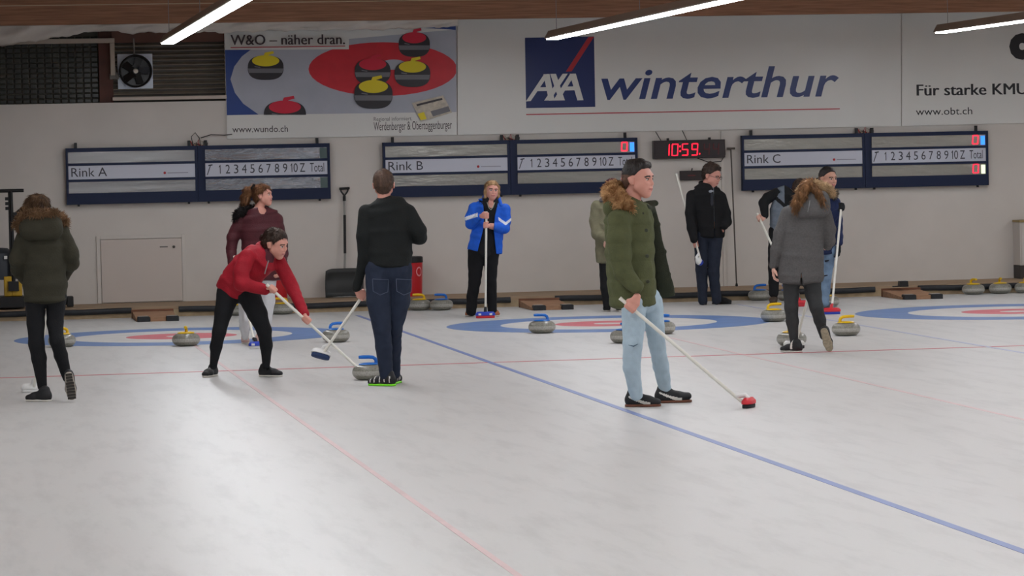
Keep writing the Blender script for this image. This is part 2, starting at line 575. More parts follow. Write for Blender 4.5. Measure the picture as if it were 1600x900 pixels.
def pstone(cx, cy, w, h, cap, grey=3, cut=None, hx=0):
    # body, band, coloured top, handle
    f = (lambda s: clipx(s, 0, 2000, 0, cut)) if cut else (lambda s: s)
    sup = [(cx + w * math.copysign(abs(math.cos(t_)) ** .72, math.cos(t_)), cy + h * math.copysign(abs(math.sin(t_)) ** .8, math.sin(t_))) for t_ in [2 * PI * i_ / 44 for i_ in range(44)]]
    layer(f(sup), 3)
    layer(f([(cx - w * .99, cy + h * .05), (cx + w * .99, cy + h * .05), (cx + w * .93, cy + h * .42), (cx - w * .93, cy + h * .42)]), grey)
    layer(f(ell(cx, cy - h * .58, w * .76, h * .46)), cap)
    layer([(cx - w * .62, cy - h * .14), (cx - w * .30, cy - h * .07), (cx - w * .30, cy - h * .0), (cx - w * .62, cy - h * .06)], 5)
    layer([(cx - w * .18 + hx, cy - h * .75), (cx - w * .05 + hx, cy - h * 1.25), (cx + w * .42 + hx, cy - h * 1.38), (cx + w * .46 + hx, cy - h * 1.18), (cx + w * .15 + hx, cy - h * 1.05), (cx + w * .2 + hx, cy - h * .7)], cap)
pstone(415, 106, 28, 19, 6, 5)
pstone(445, 180, 33, 22, 7, 3, cut=179.5)
pstone(647, 70, 24.5, 19, 7, 5)
pstone(582, 112, 28, 20, 7, 5)
pstone(644, 116, 28, 20, 6, 5)
pstone(583, 148, 30, 22, 6, 5)
layer([(643, 161), (692, 149), (706, 176), (658, 190)], 8)
layer([(650, 163), (690, 153), (691, 156), (651, 166)], 3)
layer([(652, 178), (662, 175), (666, 186), (657, 188)], 6)
layer([(672, 174), (700, 166), (703, 174), (676, 182)], 5)
b.build('printed_picture', [M_PB, M_PI, M_PR, M_PK, M_BANW, M_PG, M_PY, M_PC, M_PN], ROOT)
LM = [mat('print_dark_brown', (62, 50, 54), rough=0.5), M_LRED, M_GREYINK]
yy = yl[0]
def line(seq, body, mi, cap_px, y=None, **k):
    b = MB()
    (x0, z0), (x1, z1) = L(*seq[0]), L(*seq[1])
    cap = cap_px / (F / np.linalg.norm(pn(*seq[0])))
    n0 = len(b.v)
    fit_text(b, body, x0, 0, x1, cap, (yy if y is None else y) - 0.001, mi, **k)
    for i in range(n0, len(b.v)):
        x, y_, z = b.v[i]
        b.v[i] = (x, y_, z + z0 + (z1 - z0) * (x - x0) / (x1 - x0))
    b.build('lettering', LM[mi], ROOT)
line([(360, 70.5), (538, 69)], 'W&O – näher dran.', 0, 15.5)
line([(360.7, 70.5), (538.7, 69)], 'W&O – näher dran.', 0, 15.5, y=yy - 0.0006)
MB().prism(pts([(360, 73.8), (539, 71.5), (539, 72.8), (360, 75.2)]), yy - 0.0015, yy).build('underline', M_LRED, ROOT)
line([(363, 207), (450, 206)], 'www.wundo.ch', 0, 10, y=-0.004)
line([(584, 189), (644, 188)], 'Regional informiert.', 2, 6, y=-0.004)
line([(584, 204), (706, 201)], 'Werdenberger & Obertoggenburger', 0, 13, y=-0.004)

# --- insurance banner
ROOT, L = banner('insurance_banner', (715, 26), (1408, 16), (1408, 197), (715, 211), 'white banner with navy square logo and the word winterthur')
b = MB()
b.prism(pts([(820, 59), (928, 57), (930, 167), (822, 169)]), -0.0055, -0.004, 0)
b.prism(pts([(919, 58), (928, 57.5), (893, 111.5), (884, 112)]), -0.0070, -0.0055, 1)
MB().prism(pts([(822, 178.2), (1312, 169.3), (1312, 170.8), (822, 179.8)]), -0.0060, -0.004).build('underline', M_LRED, ROOT)
# the three letters of the logo
ks = [0]
def stroke(seq):
    ks[0] += 1
    b.prism(pts(seq), -0.0072 - 0.0003 * ks[0], -0.0055, 2)
stroke([(821.5, 158.5), (829, 158), (858, 115.5), (850, 116)])
stroke([(849, 116), (858.5, 115.5), (866.5, 157), (857.5, 157.5)])
stroke([(836, 142.5), (857, 142), (855, 136), (840, 136.5)])
stroke([(859.5, 115.5), (868.5, 115.3), (882.5, 156.8), (873.5, 157)])
stroke([(879, 115.2), (887, 115), (859.5, 157), (850, 157.3)])
stroke([(864, 157.2), (873, 157), (899, 115), (891, 115.2)])
stroke([(890, 115.2), (899.5, 115), (911.5, 156.5), (902, 156.8)])
stroke([(879, 141.5), (899, 141), (897, 135), (883, 135.5)])
b.build('logo', [M_NAVY, M_LRED, M_BANW], ROOT)
LM = [mat('word_navy', (34, 54, 112), rough=0.3)]; yy = -0.004
line([(940, 155), (1311, 149.5)], 'winterthur', 0, 47, shear=0.22, bold=0.012)

# --- right-hand banner
ROOT, L = banner('slogan_banner', (1409, 16), (1880, 8), (1880, 185), (1409, 197), 'white banner reading Für starke KMU at the right edge')
LM = [M_INK]; yy = -0.004
line([(1432, 149.5), (1604, 147)], 'Für starke KMU', 0, 17)
line([(1433.2, 149.5), (1605.2, 147)], 'Für starke KMU', 0, 17, y=-0.0046)
line([(1431, 180), (1519, 178.5)], 'www.obt.ch', 0, 11)
line([(1577, 88.5), (1618, 87.5)], 'o', 0, 46, bold=0.07)

# ================================================================ scoreboards
M_BN = mat('scoreboard_navy', (24, 36, 66), rough=0.45, spec=0.25)
M_FOIL = mat('scoreboard_foil', (150, 148, 142), rough=0.22, metal=0.55, bump=0.25, bscale=6, stretch=(1, 1, 3))
M_FOILW = mat('wavy_foil', (142, 144, 150), rough=0.16, metal=0.8, bump=0.55, bscale=2.0, stretch=(1.2, 1, 3.5))
M_FOILS = mat('smooth_foil', (146, 146, 146), rough=0.24, metal=0.7, bump=0.35, bscale=1.4, stretch=(0.5, 1, 5))
M_PLATE = mat('scoreboard_white', (200, 203, 216), rough=0.45)
M_LEDR = mat('led_red', (255, 40, 60), emit=(255, 22, 48), estr=3.2)
M_LEDP = mat('led_core', (255, 190, 200), emit=(255, 130, 150), estr=2.5)
M_LEDB = mat('led_blue', (40, 110, 255), emit=(48, 120, 255), estr=2.0)
M_LEDY = mat('led_pale', (240, 250, 220), emit=(226, 246, 205), estr=1.0)
M_LEDX = mat('led_off', (82, 100, 98), rough=0.4)
SEG = {'a': ((0, 1), (1, 1)), 'b': ((1, 1), (1, .5)), 'c': ((1, .5), (1, 0)), 'd': ((0, 0), (1, 0)), 'e': ((0, 0), (0, .5)), 'f': ((0, .5), (0, 1)), 'g': ((0, .5), (1, .5))}
DIG = {'0': 'abcdef', '1': 'bc', '5': 'afgcd', '9': 'abcdfg', '4': 'fgbc'}
def seven(b, ch, x, z, w, h, y, t, mi=0, lean=0.06):
    for s in DIG[ch]:
        (u0, v0), (u1, v1) = SEG[s]
        p0 = (x + u0 * w + v0 * h * lean, z + v0 * h)
        p1 = (x + u1 * w + v1 * h * lean, z + v1 * h)
        dx, dz = p1[0] - p0[0], p1[1] - p0[1]
        n = math.hypot(dx, dz)
        ux, uz = dx / n, dz / n
        g = t * 0.35
        p0 = (p0[0] + ux * g, p0[1] + uz * g); p1 = (p1[0] - ux * g, p1[1] - uz * g)
        nx_, nz_ = -uz * t / 2, ux * t / 2
        b.prism([(p0[0] - ux * t / 2, p0[1] - uz * t / 2), (p0[0] + nx_, p0[1] + nz_), (p1[0] + nx_, p1[1] + nz_), (p1[0] + ux * t / 2, p1[1] + uz * t / 2), (p1[0] - nx_, p1[1] - nz_), (p0[0] - nx_, p0[1] - nz_)], y - 0.004, y, mi)

def ones(t, s, U, v, w, base, cap, y):
    u = U(1) - U(0)
    x = U(v - w / 2) + (0 if s == '10' else 3 * u)
    t.prism([(x + 11 * u, base), (x + 19 * u, base), (x + 19 * u, base + cap), (x + 14 * u, base + cap), (x + 1 * u, base + cap * .78), (x + 1 * u, base + cap * .69), (x + 11 * u, base + cap * .80)], y - 0.002, y)
    if s == '10':
        fit_text(t, '0', U(v - w / 2 + 32), base, U(v + w / 2), cap, y, 0)

def scoreboard(tl, tr, bl, rink, leds, label):
    A, B, C = pn(*tl), pn(*tr), pn(*bl)
    W, H = B[0] - A[0], A[2] - C[2]
    root = tag(empty('scoreboard', (A[0], YW - 0.008, C[2])), label, 'scoreboard', 'rink scoreboards on the back wall')
    D = -0.09
    split0, split1 = W * 0.494, W * 0.514
    rows = [(0, 0.07), (0.27, 0.315), (0.555, 0.60), (0.80, 1.0)]
    b = MB()
    for x0, x1 in ((0, split0 + 0.004), (split0 + 0.008, W)):
        b.box((x0, D + 0.03, 0), (x1, 0, H), 0)
        for r0, r1 in rows:
            b.box((x0, D, H * (1 - r1)), (x1, D + 0.032, H * (1 - r0)), 0)
        e0 = 0.035 if x0 == 0 else 0.06
        b.box((x0, D - 0.002, 0.0), (x0 + e0 * 0.8, D + 0.034, H), 0)
        b.box((x1 - 0.035, D - 0.002, 0.0), (x1, D + 0.034, H), 0)
    b.build('case', M_BN, root)
    for x0, x1 in ((0.03, split0 - 0.03), (split1 + 0.035, W - 0.036)):
        MB().box((x0, D + 0.012, H * 0.73), (x1, D + 0.029, H * 0.93)).build('foil_strip', M_FOIL if rink != 'A' else (M_FOILS if x0 < 0.1 else M_FOILW), root)
        MB().box((x0, D + 0.012, H * 0.20), (x1, D + 0.029, H * 0.40)).build('foil_strip', M_FOIL if rink != 'A' else (M_FOILS if x0 < 0.1 else M_FOILW), root)
        MB().box((x0, D + 0.004, H * 0.445), (x1, D + 0.029, H * 0.685)).build('title_strip', M_PLATE, root)
    M_SI = mat('scoreboard_ink', (60, 60, 70), rough=0.5)
    t = MB()
    yy = D + 0.0035
    cap = 0.112
    fit_text(t, 'Rink ' + rink, 0.065, H * 0.445 + 0.035, 0.52, cap, yy, 0)
    t.build('rink_name', M_SI, root)
    t = MB()
    lx = split0 - 0.42
    t.lathe([(0.017, 0), (0.017, 0.003)], 12, 1, Matrix.Translation((lx, yy + 0.001, H * 0.53)) @ Matrix.Rotation(R(90), 4, 'X'))
    t.box((lx + 0.035, yy - 0.001, H * 0.52), (lx + 0.30, yy, H * 0.535), 2)
    t.build('maker_mark', [M_SI, M_LRED, mat('scoreboard_faint_ink', (150, 150, 165), rough=0.5)], root)
    t = MB()
    x0 = split1 + 0.035
    WW = W - 0.036 - x0
    U = lambda v: x0 + (v - 90) / 1268.0 * WW
    base = H * 0.445 + 0.036
    # hammer sign: a slanted shaft with a head
    t.prism([(U(103), base - 0.015), (U(112), base - 0.015), (U(147), base + cap * 0.94), (U(138), base + cap * 0.94)], yy - 0.002, yy, 0)
    t.prism([(U(122), base + cap * 0.88), (U(166), base + cap * 0.96), (U(164), base + cap * 1.10), (U(120), base + cap * 1.02)], yy - 0.002, yy, 0)
    t.build('hammer_sign', M_SI, root)
    for s, v, w in (('1', 235, 20), ('2', 322, 46), ('3', 408, 46), ('4', 492, 50), ('5', 577, 46), ('6', 662, 46), ('7', 745, 46), ('8', 832, 46), ('9', 917, 46), ('10', 1010, 76), ('Z', 1097, 54), ('Total', 1250, 148)):
        t = MB()
        fit_text(t, s, U(v - w / 2), base, U(v + w / 2), cap, yy, 0) if s not in ('1', '10') else ones(t, s, U, v, w, base, cap, yy)
        t.build('lettering', M_SI, root)
    if leds:
        for zf in (0.745, 0.215):
            q = MB()
            seven(q, '0', W - 0.215, H * zf + 0.012, 0.072, 0.112, D + 0.010, 0.012, 0)
            q.build('led_digit', [M_LEDR], root)
        MB().box((W - 0.10, D + 0.005, H * 0.745), (W - 0.045, D + 0.012, H * 0.745 + 0.118)).build('blue_light', M_LEDB, root)['label'] = 'lit blue team light'
        MB().box((W - 0.10, D + 0.005, H * 0.215), (W - 0.045, D + 0.012, H * 0.215 + 0.118)).build('pale_light', M_LEDY, root)['label'] = 'lit pale yellow team light'
    else:
        for zf in (0.745, 0.215):
            MB().box((W - 0.13, D + 0.005, H * zf - 0.008), (W - 0.037, D + 0.012, H * zf + 0.125)).build('dark_light', M_LEDX, root)
    for xx in (0.13, W * 0.465, W * 0.528, W - 0.16):
        MB().box((xx - 0.018, -0.075, H - 0.004), (xx + 0.018, -0.035, H + 0.07)).build('bracket', M_BLACK, root, bevel=0.003)
    for xx in (0.15, W * 0.46, W * 0.535, W - 0.14):
        MB().box((xx - 0.014, D * 0.6, -0.025), (xx + 0.014, -0.02, 0.003)).build('bracket', M_BLACK, root, bevel=0.003)
    c = MB()
    r2 = random.Random(7)
    for k in range(7):
        xx = W * 0.47 + k * 0.028
        c.tube([(xx, D * 0.5, H), (xx + r2.uniform(-.03, .03), D * 0.5, H + 0.04 + r2.uniform(0, .05)), (xx + r2.uniform(-.04, .06), D * 0.4, H + 0.03), (xx + 0.05, D * 0.3, H + 0.002)], 0.005, 6, k % 3)
    if rink == 'A':
        c.tube([(W * 0.48, D * 0.5, H), (W * 0.475, D * .5, H + 0.12), (W * 0.49, D * .5, H + 0.17), (W * 0.505, D * .5, H + 0.1), (W * 0.51, D * .5, H)], 0.005, 6, 0)
        c.tube([(W * 0.51, D * .5, H + 0.1), (W * 0.55, D * .4, H + 0.14), (W * 0.6, -0.04, H + 0.13), (W * 0.63, -0.045, H + 0.14)], 0.006, 6, 0)
    c.build('wiring', [M_BLACK, mat('wire_red', (170, 60, 60), rough=0.5), mat('wire_pale', (180, 170, 150), rough=0.5)], root)
    return root

scoreboard((102, 232), (514, 225.5), (105.5, 320), 'A', False, 'navy scoreboard lettered Rink A, above the white hatch door')
scoreboard((597, 223), (994, 215.5), (600, 309), 'B', True, 'navy scoreboard lettered Rink B with one red zero and blue light showing')
scoreboard((1157, 212), (1541, 203.5), (1160, 298), 'C', True, 'navy scoreboard lettered Rink C with two red zeros lit')

# ================================================================ clock and the small box under it
A, B, C = pn(1019, 220), pn(1131, 217), pn(1020, 248.5)
W, H = B[0] - A[0], A[2] - C[2]
ck = tag(empty('digital_clock', (A[0], YW, C[2])), 'black digital wall clock showing 10:59 in red', 'clock')
MB().box((0, -0.09, 0), (W, 0, H)).build('case', mat('clock_case', (40, 30, 32), rough=0.3), ck, bevel=0.006)
b = MB()
dh, dz, y = H * 0.62, H * 0.17, -0.091
for ch, xf_ in (('1', 0.135), ('0', 0.255), ('5', 0.395), ('9', 0.53)):
    seven(b, ch, W * xf_, dz, W * 0.078, dh, y, 0.012, 0)
for zf in (0.36, 0.62):
    b.box((W * 0.362, y - 0.004, H * zf), (W * 0.380, y, H * zf + 0.02))
b.box((W * 0.635, y - 0.004, H * 0.2), (W * 0.648, y, H * 0.2 + 0.018))
b.build('lit_digit', M_LEDR, ck)
b = MB()
for ch, xf_ in (('4', 0.70), ('4', 0.83)):
    seven(b, ch, W * xf_, dz, W * 0.07, dh, y, 0.013, 0)
b.build('unlit_digit', mat('led_dim', (96, 30, 34), rough=0.4), ck)
b = MB()
b.tube([(W * 0.62, -0.04, 0), (W * 0.78, -0.05, -0.06), (W * 0.95, -0.05, -0.05), (W * 1.01, -0.04, 0.04), (W * 1.01, -0.03, H * 0.4)], 0.006, 6)
b.tube([(W * 0.12, -0.03, H), (W * 0.05, -0.02, H + 0.12)], 0.005, 6)
b.tube([(W * 0.48, -0.03, H), (W * 0.42, -0.02, H + 0.13)], 0.005, 6)
b.box((W * 0.2, -0.05, H), (W * 0.23, -0.02, H + 0.03))
b.box((W * 0.78, -0.05, H), (W * 0.81, -0.02, H + 0.03))
b.build('cable', M_BLACK, ck)
A, C = pn(1062, 267), pn(1106, 281)
b = MB()
sx = tag(empty('sensor_box', (A[0], YW, C[2])), 'small black box on the wall below the digital clock', 'box')
MB().box((0, -0.06, 0), (C[0] - A[0], 0, A[2] - C[2])).build('case', mat('sensor_case', (46, 38, 38), rough=0.4), sx, bevel=0.006)
MB().box((0.10, -0.063, 0.055), (0.2, -0.06, 0.07)).build('display', mat('dim_red', (110, 40, 40), rough=0.4), sx)
MB().tube([(0.16, -0.03, A[2] - C[2]), (0.17, -0.02, A[2] - C[2] + 0.03)], 0.008, 8).build('cable', M_BLACK, sx)

# ================================================================ things leaning on or standing before the back wall
def lean_pole():
    top, bot = at(1142, 232, YW - 0.05), at(1151, 445, YW - 0.18)
    bot[2] = ZK
    r = tag(empty('measuring_rod', tuple(bot)), 'thin dark rod with a short crossbar leaning on the wall near Rink C', 'rod')
    d = top - bot
    MB().tube([(0, 0, 0.01), tuple(d)], 0.010, 8).build('rod', mat('rod_dark', (88, 82, 76), rough=0.4, metal=0.3), r)
    MB().tube([(d[0] - 0.055, d[1], d[2]), (d[0] + 0.055, d[1], d[2])], 0.014, 8).build('crossbar', mat('rod_dark', (88, 82, 76)), r)
    MB().lathe([(0.012, 0), (0.02, 0.005), (0.014, 0.04)], 12).build('foot', M_BLACK, r)
lean_pole()

def shovel():
    P = lambda x, y, d=0.06: at(x, y, YW - d)
    base = P(538, 461, 0.22); base[2] = ZK
    r = tag(empty('snow_shovel', tuple(base)), 'black snow shovel leaning on the wall between Rink A and Rink B', 'shovel')
    q = lambda x, y, d: tuple(P(x, y, d) - base)
    b = MB()
    w0, w1 = q(508, 420, 0.16), q(568, 418, 0.16)
    b0, b1 = q(508, 461, 0.24), q(568, 459, 0.24)
    n = 14
    vs = []
    for k in range(7):
        t = k / 6
        for i in range(n + 1):
            u = i / n
            x = (w0[0] * (1 - u) + w1[0] * u) * (1 - t) + (b0[0] * (1 - u) + b1[0] * u) * t
            zt = w0[2] - 0.03 * (abs(2 * u - 1) ** 6)
            z = zt * (1 - t) + 0.012 * t
            y = w0[1] * (1 - t) + b0[1] * t + 0.06 * math.sin(PI * t) - 0.05 * abs(2 * u - 1) ** 3 + 0.004 * math.cos(u * 2 * PI * 6)
            vs.append((x, y, z))
    fs = [(k * (n + 1) + i, k * (n + 1) + i + 1, (k + 1) * (n + 1) + i + 1, (k + 1) * (n + 1) + i) for k in range(6) for i in range(n)]
    b.add(vs, fs)
    o = b.build('blade', mat('shovel_black', (44, 46, 46), rough=0.5), r, smooth=60)
    m_ = o.modifiers.new('thickness', 'SOLIDIFY'); m_.thickness = 0.008
    b = MB(); b.tube([(b0[0], b0[1] - 0.004, 0.01), (b1[0], b1[1] - 0.004, 0.01)], 0.008, 8)
    b.build('edge_strip', M_GREY, r)
    h = [q(538.5, 425, 0.13), q(539, 396, 0.11), q(538.5, 336, 0.06), q(538, 322, 0.05)]
    MB().tube([h[0], h[1]], 0.014, 10).build('shaft', mat('shovel_shaft', (150, 148, 144), rough=0.35, metal=0.5), r)
    MB().tube([h[1], h[2]], 0.018, 10).build('shaft_sleeve', M_BLACK, r)
    b = MB(); b.tube([h[2], q(538, 312, 0.05)], 0.013, 10); b.build('upper_shaft', mat('shovel_shaft', (150, 148, 144)), r)
    b = MB()
    g0 = q(538, 314, 0.05); g1 = q(538, 306, 0.05); gl, gr = q(532, 295, 0.05), q(544.5, 294, 0.05)
    b.tube([g0, g1], 0.02, 10)
    b.tube([g1, q(533, 299, .05), gl], 0.011, 8); b.tube([g1, q(543, 299, .05), gr], 0.011, 8)
    b.tube([(gl[0] - 0.015, gl[1], gl[2]), (gr[0] + 0.015, gr[1], gr[2])], 0.016, 10)
    b.build('grip', M_BLACK, r)
shovel()

M_BINR = mat('bin_red', (190, 34, 42), rough=0.35)
def red_bin(px0, px1, ytop, ybase, label, d):
    a, c = at(px0, ytop, YW - d), at(px1, ytop, YW - d)
    x0, x1, z1 = a[0], c[0], a[2]
    r = tag(empty('waste_bin', ((x0 + x1) / 2, YW - d, ZK)), label, 'bin', 'red bins by the back wall')
    w, H = (x1 - x0) / 2, z1 - ZK
    b = MB()
    b.lathe([(w * 0.90, 0), (w * 0.92, 0.02), (w * 0.99, H * 0.82), (w * 0.99, H * 0.84)], 32)
    b.build('body', M_BINR, r, smooth=40)
    MB().lathe([(w * 1.0, H * 0.84), (w * 1.03, H * 0.85), (w * 1.02, H * 0.985), (w * 0.9, H)], 32).build('lid', M_BLACK, r, smooth=40)
    # white roundel on the front, towards the ice
    b = MB()
    n = 24
    for k in range(n):
        a0, a1 = 2 * PI * k / n, 2 * PI * (k + 1) / n
        vs = []
        for aa, rr in ((a0, 0.035), (a1, 0.035), (a1, 0.05), (a0, 0.05)):
            th = R(-52) + rr * math.cos(aa) / w
            zz = H * 0.62 + rr * math.sin(aa) * 1.25
            rad = w * 0.985 + 0.003
            vs.append((rad * math.sin(th + R(90)), -rad * math.cos(th + R(90)), zz))
        b.add(vs, [(0, 1, 2, 3)])
    b.build('roundel', mat('roundel_pink', (226, 150, 156), rough=0.4), r)
    return r
red_bin(619, 660, 401, 470, 'red waste bin with a black lid behind the man in the black sweater', 0.35)
red_bin(417, 449, 408, 472, 'red waste bin behind the person in the maroon jacket', 0.35)

# bumpers along the walkway's front edge
def bumper(px0, px1, label):
    x0, x1 = at(px0, 485, YK)[0], at(px1, 485, YK)[0]
    b = MB()
    n = max(6, int((x1 - x0) / 0.15))
    pts_ = [(x0 + (x1 - x0) * i / n, YK - 0.047 + 0.008 * math.sin(i * 1.7), 0.088 + 0.004 * math.sin(i * 0.9 + 1)) for i in range(n + 1)]
    c = np.array([(x0 + x1) / 2, YK - 0.047, 0])
    b.tube([tuple(np.array(p) - c) for p in pts_], 0.036, 12, 0)
    o = b.build('foam_bumper', M_RUBBER, None, smooth=60)
    o.location = tuple(c)
    tag(o, label, 'bumper', 'black foam bumpers behind the sheets')
bumper(-90, 205, 'black foam bumper left of the hack below the hatch door')
bumper(279, 797, 'long black foam bumper between the hatch door and the hack of Rink B')
bumper(867, 1366, 'long black foam bumper between the hacks of Rink B and Rink C')
bumper(1434, 1800, 'black foam bumper behind the three yellow-handled stones at the right edge')

# hacks
M_PLY = mat('hack_plywood', (168, 128, 98), rough=0.7, noise=0.3, nscale=5, stretch=(1, 6, 6))
M_PLYD = mat('hack_board_dark', (124, 82, 60), rough=0.7, noise=0.3, nscale=5, stretch=(1, 6, 6))
def hack(x, label):
    r = tag(empty('hack', (x, YT + 3.72, 0)), label, 'hack', 'wooden starting hacks behind the houses')
    xf = None
    b = MB()   # sloping board from the walkway down to the ice
    b.add([(-0.25, 0.0, 0.0), (0.25, 0.0, 0.0), (0.25, 0.88, 0.0), (-0.25, 0.88, 0.0), (-0.25, 0.0, 0.03), (0.25, 0.0, 0.03), (0.25, 0.88, 0.085), (-0.25, 0.88, 0.085)],
          [(3, 2, 1, 0), (4, 5, 6, 7), (0, 1, 5, 4), (1, 2, 6, 5), (2, 3, 7, 6), (3, 0, 4, 7)])
    b.build('ramp', M_PLY, r, bevel=0.004)
    MB().box((-0.26, 0.885, 0.0), (0.26, 0.915, 0.11)).build('back_board', M_PLYD, r, bevel=0.003)
    MB().box((-0.085, -0.07, 0.0), (0.105, -0.002, 0.052)).build('front_board', M_PLY, r, bevel=0.003)
    for xx in (-0.165, 0.185):
        b = MB()
        b.prism([(-0.075, 0.0), (0.075, 0.0), (0.075, 0.055), (0.063, 0.063), (-0.063, 0.063), (-0.075, 0.055)], -0.09, 0.06, 0, Matrix.Translation((xx, 0, 0)))
        f_ = b.build('foothold', M_RUBBER, r, bevel=0.005)
        MB().box((xx - 0.065, -0.03, 0.0635), (xx + 0.055, 0.055, 0.067)).build('worn_top', mat('worn_pale_rubber', (176, 166, 156), rough=0.7), f_)
hx = [ice(243, 500)[0], ice(858, 483)[0], ice(1437, 467)[0]]
hack(hx[0], 'wooden hack with black rubber footholds below the hatch door')
hack(hx[1], 'wooden hack with black footholds right of the person in the blue jacket')
hack(hx[2], 'wooden hack with black footholds below Rink C, right of the red broom')
# small black rubber piece lying on the walkway
p = ice(1411, 448, ZK)
o = MB().prism([(-0.06, 0), (0.06, 0), (0.055, 0.075), (-0.05, 0.075)], -0.05, 0.05).add([(-0.14, -0.02, 0), (-0.06, -0.03, 0), (-0.06, 0.03, 0), (-0.14, 0.02, 0), (-0.14, -0.02, 0.012), (-0.06, -0.03, 0.015), (-0.06, 0.03, 0.015), (-0.14, 0.02, 0.012)], [(3, 2, 1, 0), (4, 5, 6, 7), (0, 1, 5, 4), (1, 2, 6, 5), (2, 3, 7, 6), (3, 0, 4, 7)]).build('rubber_block', M_BLACK, None, bevel=0.004)
o.location = (p[0], p[1], ZK)
tag(o, 'small black rubber block lying on the walkway above the right-hand hack', 'block')

# white cupboard at the right edge
p0 = at(1593, 344, YW - 0.3); p1 = at(1594, 440, YW - 0.3)
r = tag(empty('tall_cupboard', (p0[0], YW - 0.3, ZK)), 'white cupboard with a yellowish top cut off by the right edge', 'cupboard')
hh = p0[2] - ZK
MB().box((0, 0, 0.18), (0.7, 0.28, hh - 0.03)).build('body', mat('cupboard_white', (198, 192, 186), rough=0.5), r, bevel=0.004)
MB().box((0.02, -0.012, 0.2), (0.68, -0.001, hh - 0.05)).build('door', mat('cupboard_white', (198, 192, 186)), r, bevel=0.003)
MB().box((-0.01, -0.02, hh - 0.03), (0.72, 0.28, hh)).build('top', mat('yellowish_top', (150, 130, 84), rough=0.5), r, bevel=0.003)
MB().box((0.0, 0.0, 0.0), (0.7, 0.28, 0.178)).build('plinth', mat('cupboard_plinth', (60, 56, 54), rough=0.6), r)

# ice machine at the left edge
mp_ = ice(-20, 478, ZK)
mr = tag(empty('ice_scraper_machine', (mp_[0], YW - 0.85, ZK)), 'black and yellow ice scraper machine with a tall T handle at the left edge', 'machine')
def mq(x, y, d):
    p = at(x, y, YW - d)
    return (p[0] - mp_[0], p[1] - (YW - 0.85), p[2] - ZK)
M_MY = mat('machine_yellow', (206, 164, 40), rough=0.45, noise=0.2, nscale=8)
M_MD = mat('machine_dark', (40, 46, 54), rough=0.5)
b = MB()
x0 = mq(-60, 470, .85)[0]; x1 = mq(112, 470, .85)[0]
b.box((x0, -0.25, 0.02), (mq(38, 470, .85)[0], 0.35, 0.16))
b.box((mq(38, 470, .85)[0], -0.03, 0.03), (mq(104, 470, .85)[0], 0.06, 0.10))
b.box((mq(104, 470, .85)[0], -0.1, 0.01), (x1 + 0.02, 0.12, 0.14))
b.build('chassis', M_BLACK, mr, bevel=0.01)
b = MB()
xa, xb, xc, xd = (mq(v, 440, .85)[0] for v in (6, 18, 28, 34))
z0, z1, z2 = mq(10, 463, .95)[2], mq(10, 432, .95)[2], mq(30, 441, .95)[2]
b.box((xa, -0.12, z0), (xb, 0.14, z1))
b.box((xb, -0.12, z0), (xd, 0.14, z0 + 0.075))
b.box((xc, -0.12, z0 + 0.07), (xd, 0.14, z2 + 0.02))
b.build('yellow_frame', M_MY, mr, bevel=0.01)
b = MB()
tk = mq(8, 420, .85)
b.lathe([(0.001, 0.40), (0.12, 0.39), (0.2, 0.33), (0.23, 0.2), (0.23, 0.0)], 28, 0, Matrix.Translation((mq(-2, 430, .85)[0], 0.12, mq(0, 437, .85)[2])))
b.build('tank', M_MD, mr, smooth=40)
b = MB()
b.box((mq(6, 400, .85)[0], -0.115, mq(6, 405, .95)[2]), (mq(11, 400, .85)[0], -0.095, mq(6, 400, .95)[2]))
b.build('sticker', M_WHITE, mr)
b = MB()
pb, pt = mq(22, 452, .95), mq(17, 298, .95)
b.tube([pb, pt], 0.022, 10)
b.tube([(pb[0] - 0.035, pb[1], pb[2]), (pt[0] - 0.025, pt[1], pt[2])], 0.012, 8)
b.box((pb[0] - 0.07, -0.16, pb[2] - 0.02), (pb[0] + 0.06, -0.09, pb[2] + 0.1))
zz = pt[2]
for k, dz_ in enumerate((0.1, 0.16, 0.22)):
    b.box((pt[0] - 0.075, pt[1] - 0.02, zz - dz_ - 0.02), (pt[0] - 0.03, pt[1] + 0.02, zz - dz_ + 0.02))
b.box((pt[0] + 0.02, pt[1] - 0.025, zz - 0.36), (pt[0] + 0.08, pt[1] + 0.02, zz - 0.27))
b.tube([(pt[0] + 0.05, pt[1], zz - 0.28), (pt[0] + 0.1, pt[1], zz - 0.24)], 0.012, 8)
b.build('mast', M_BLACK, mr)
hb0, hb1 = mq(-30, 299, .95), mq(37, 297, .95)
MB().tube([(hb0[0], hb0[1], pt[2]), (hb1[0], hb1[1], pt[2])], 0.022, 10).build('handlebar', M_BLACK, mr)

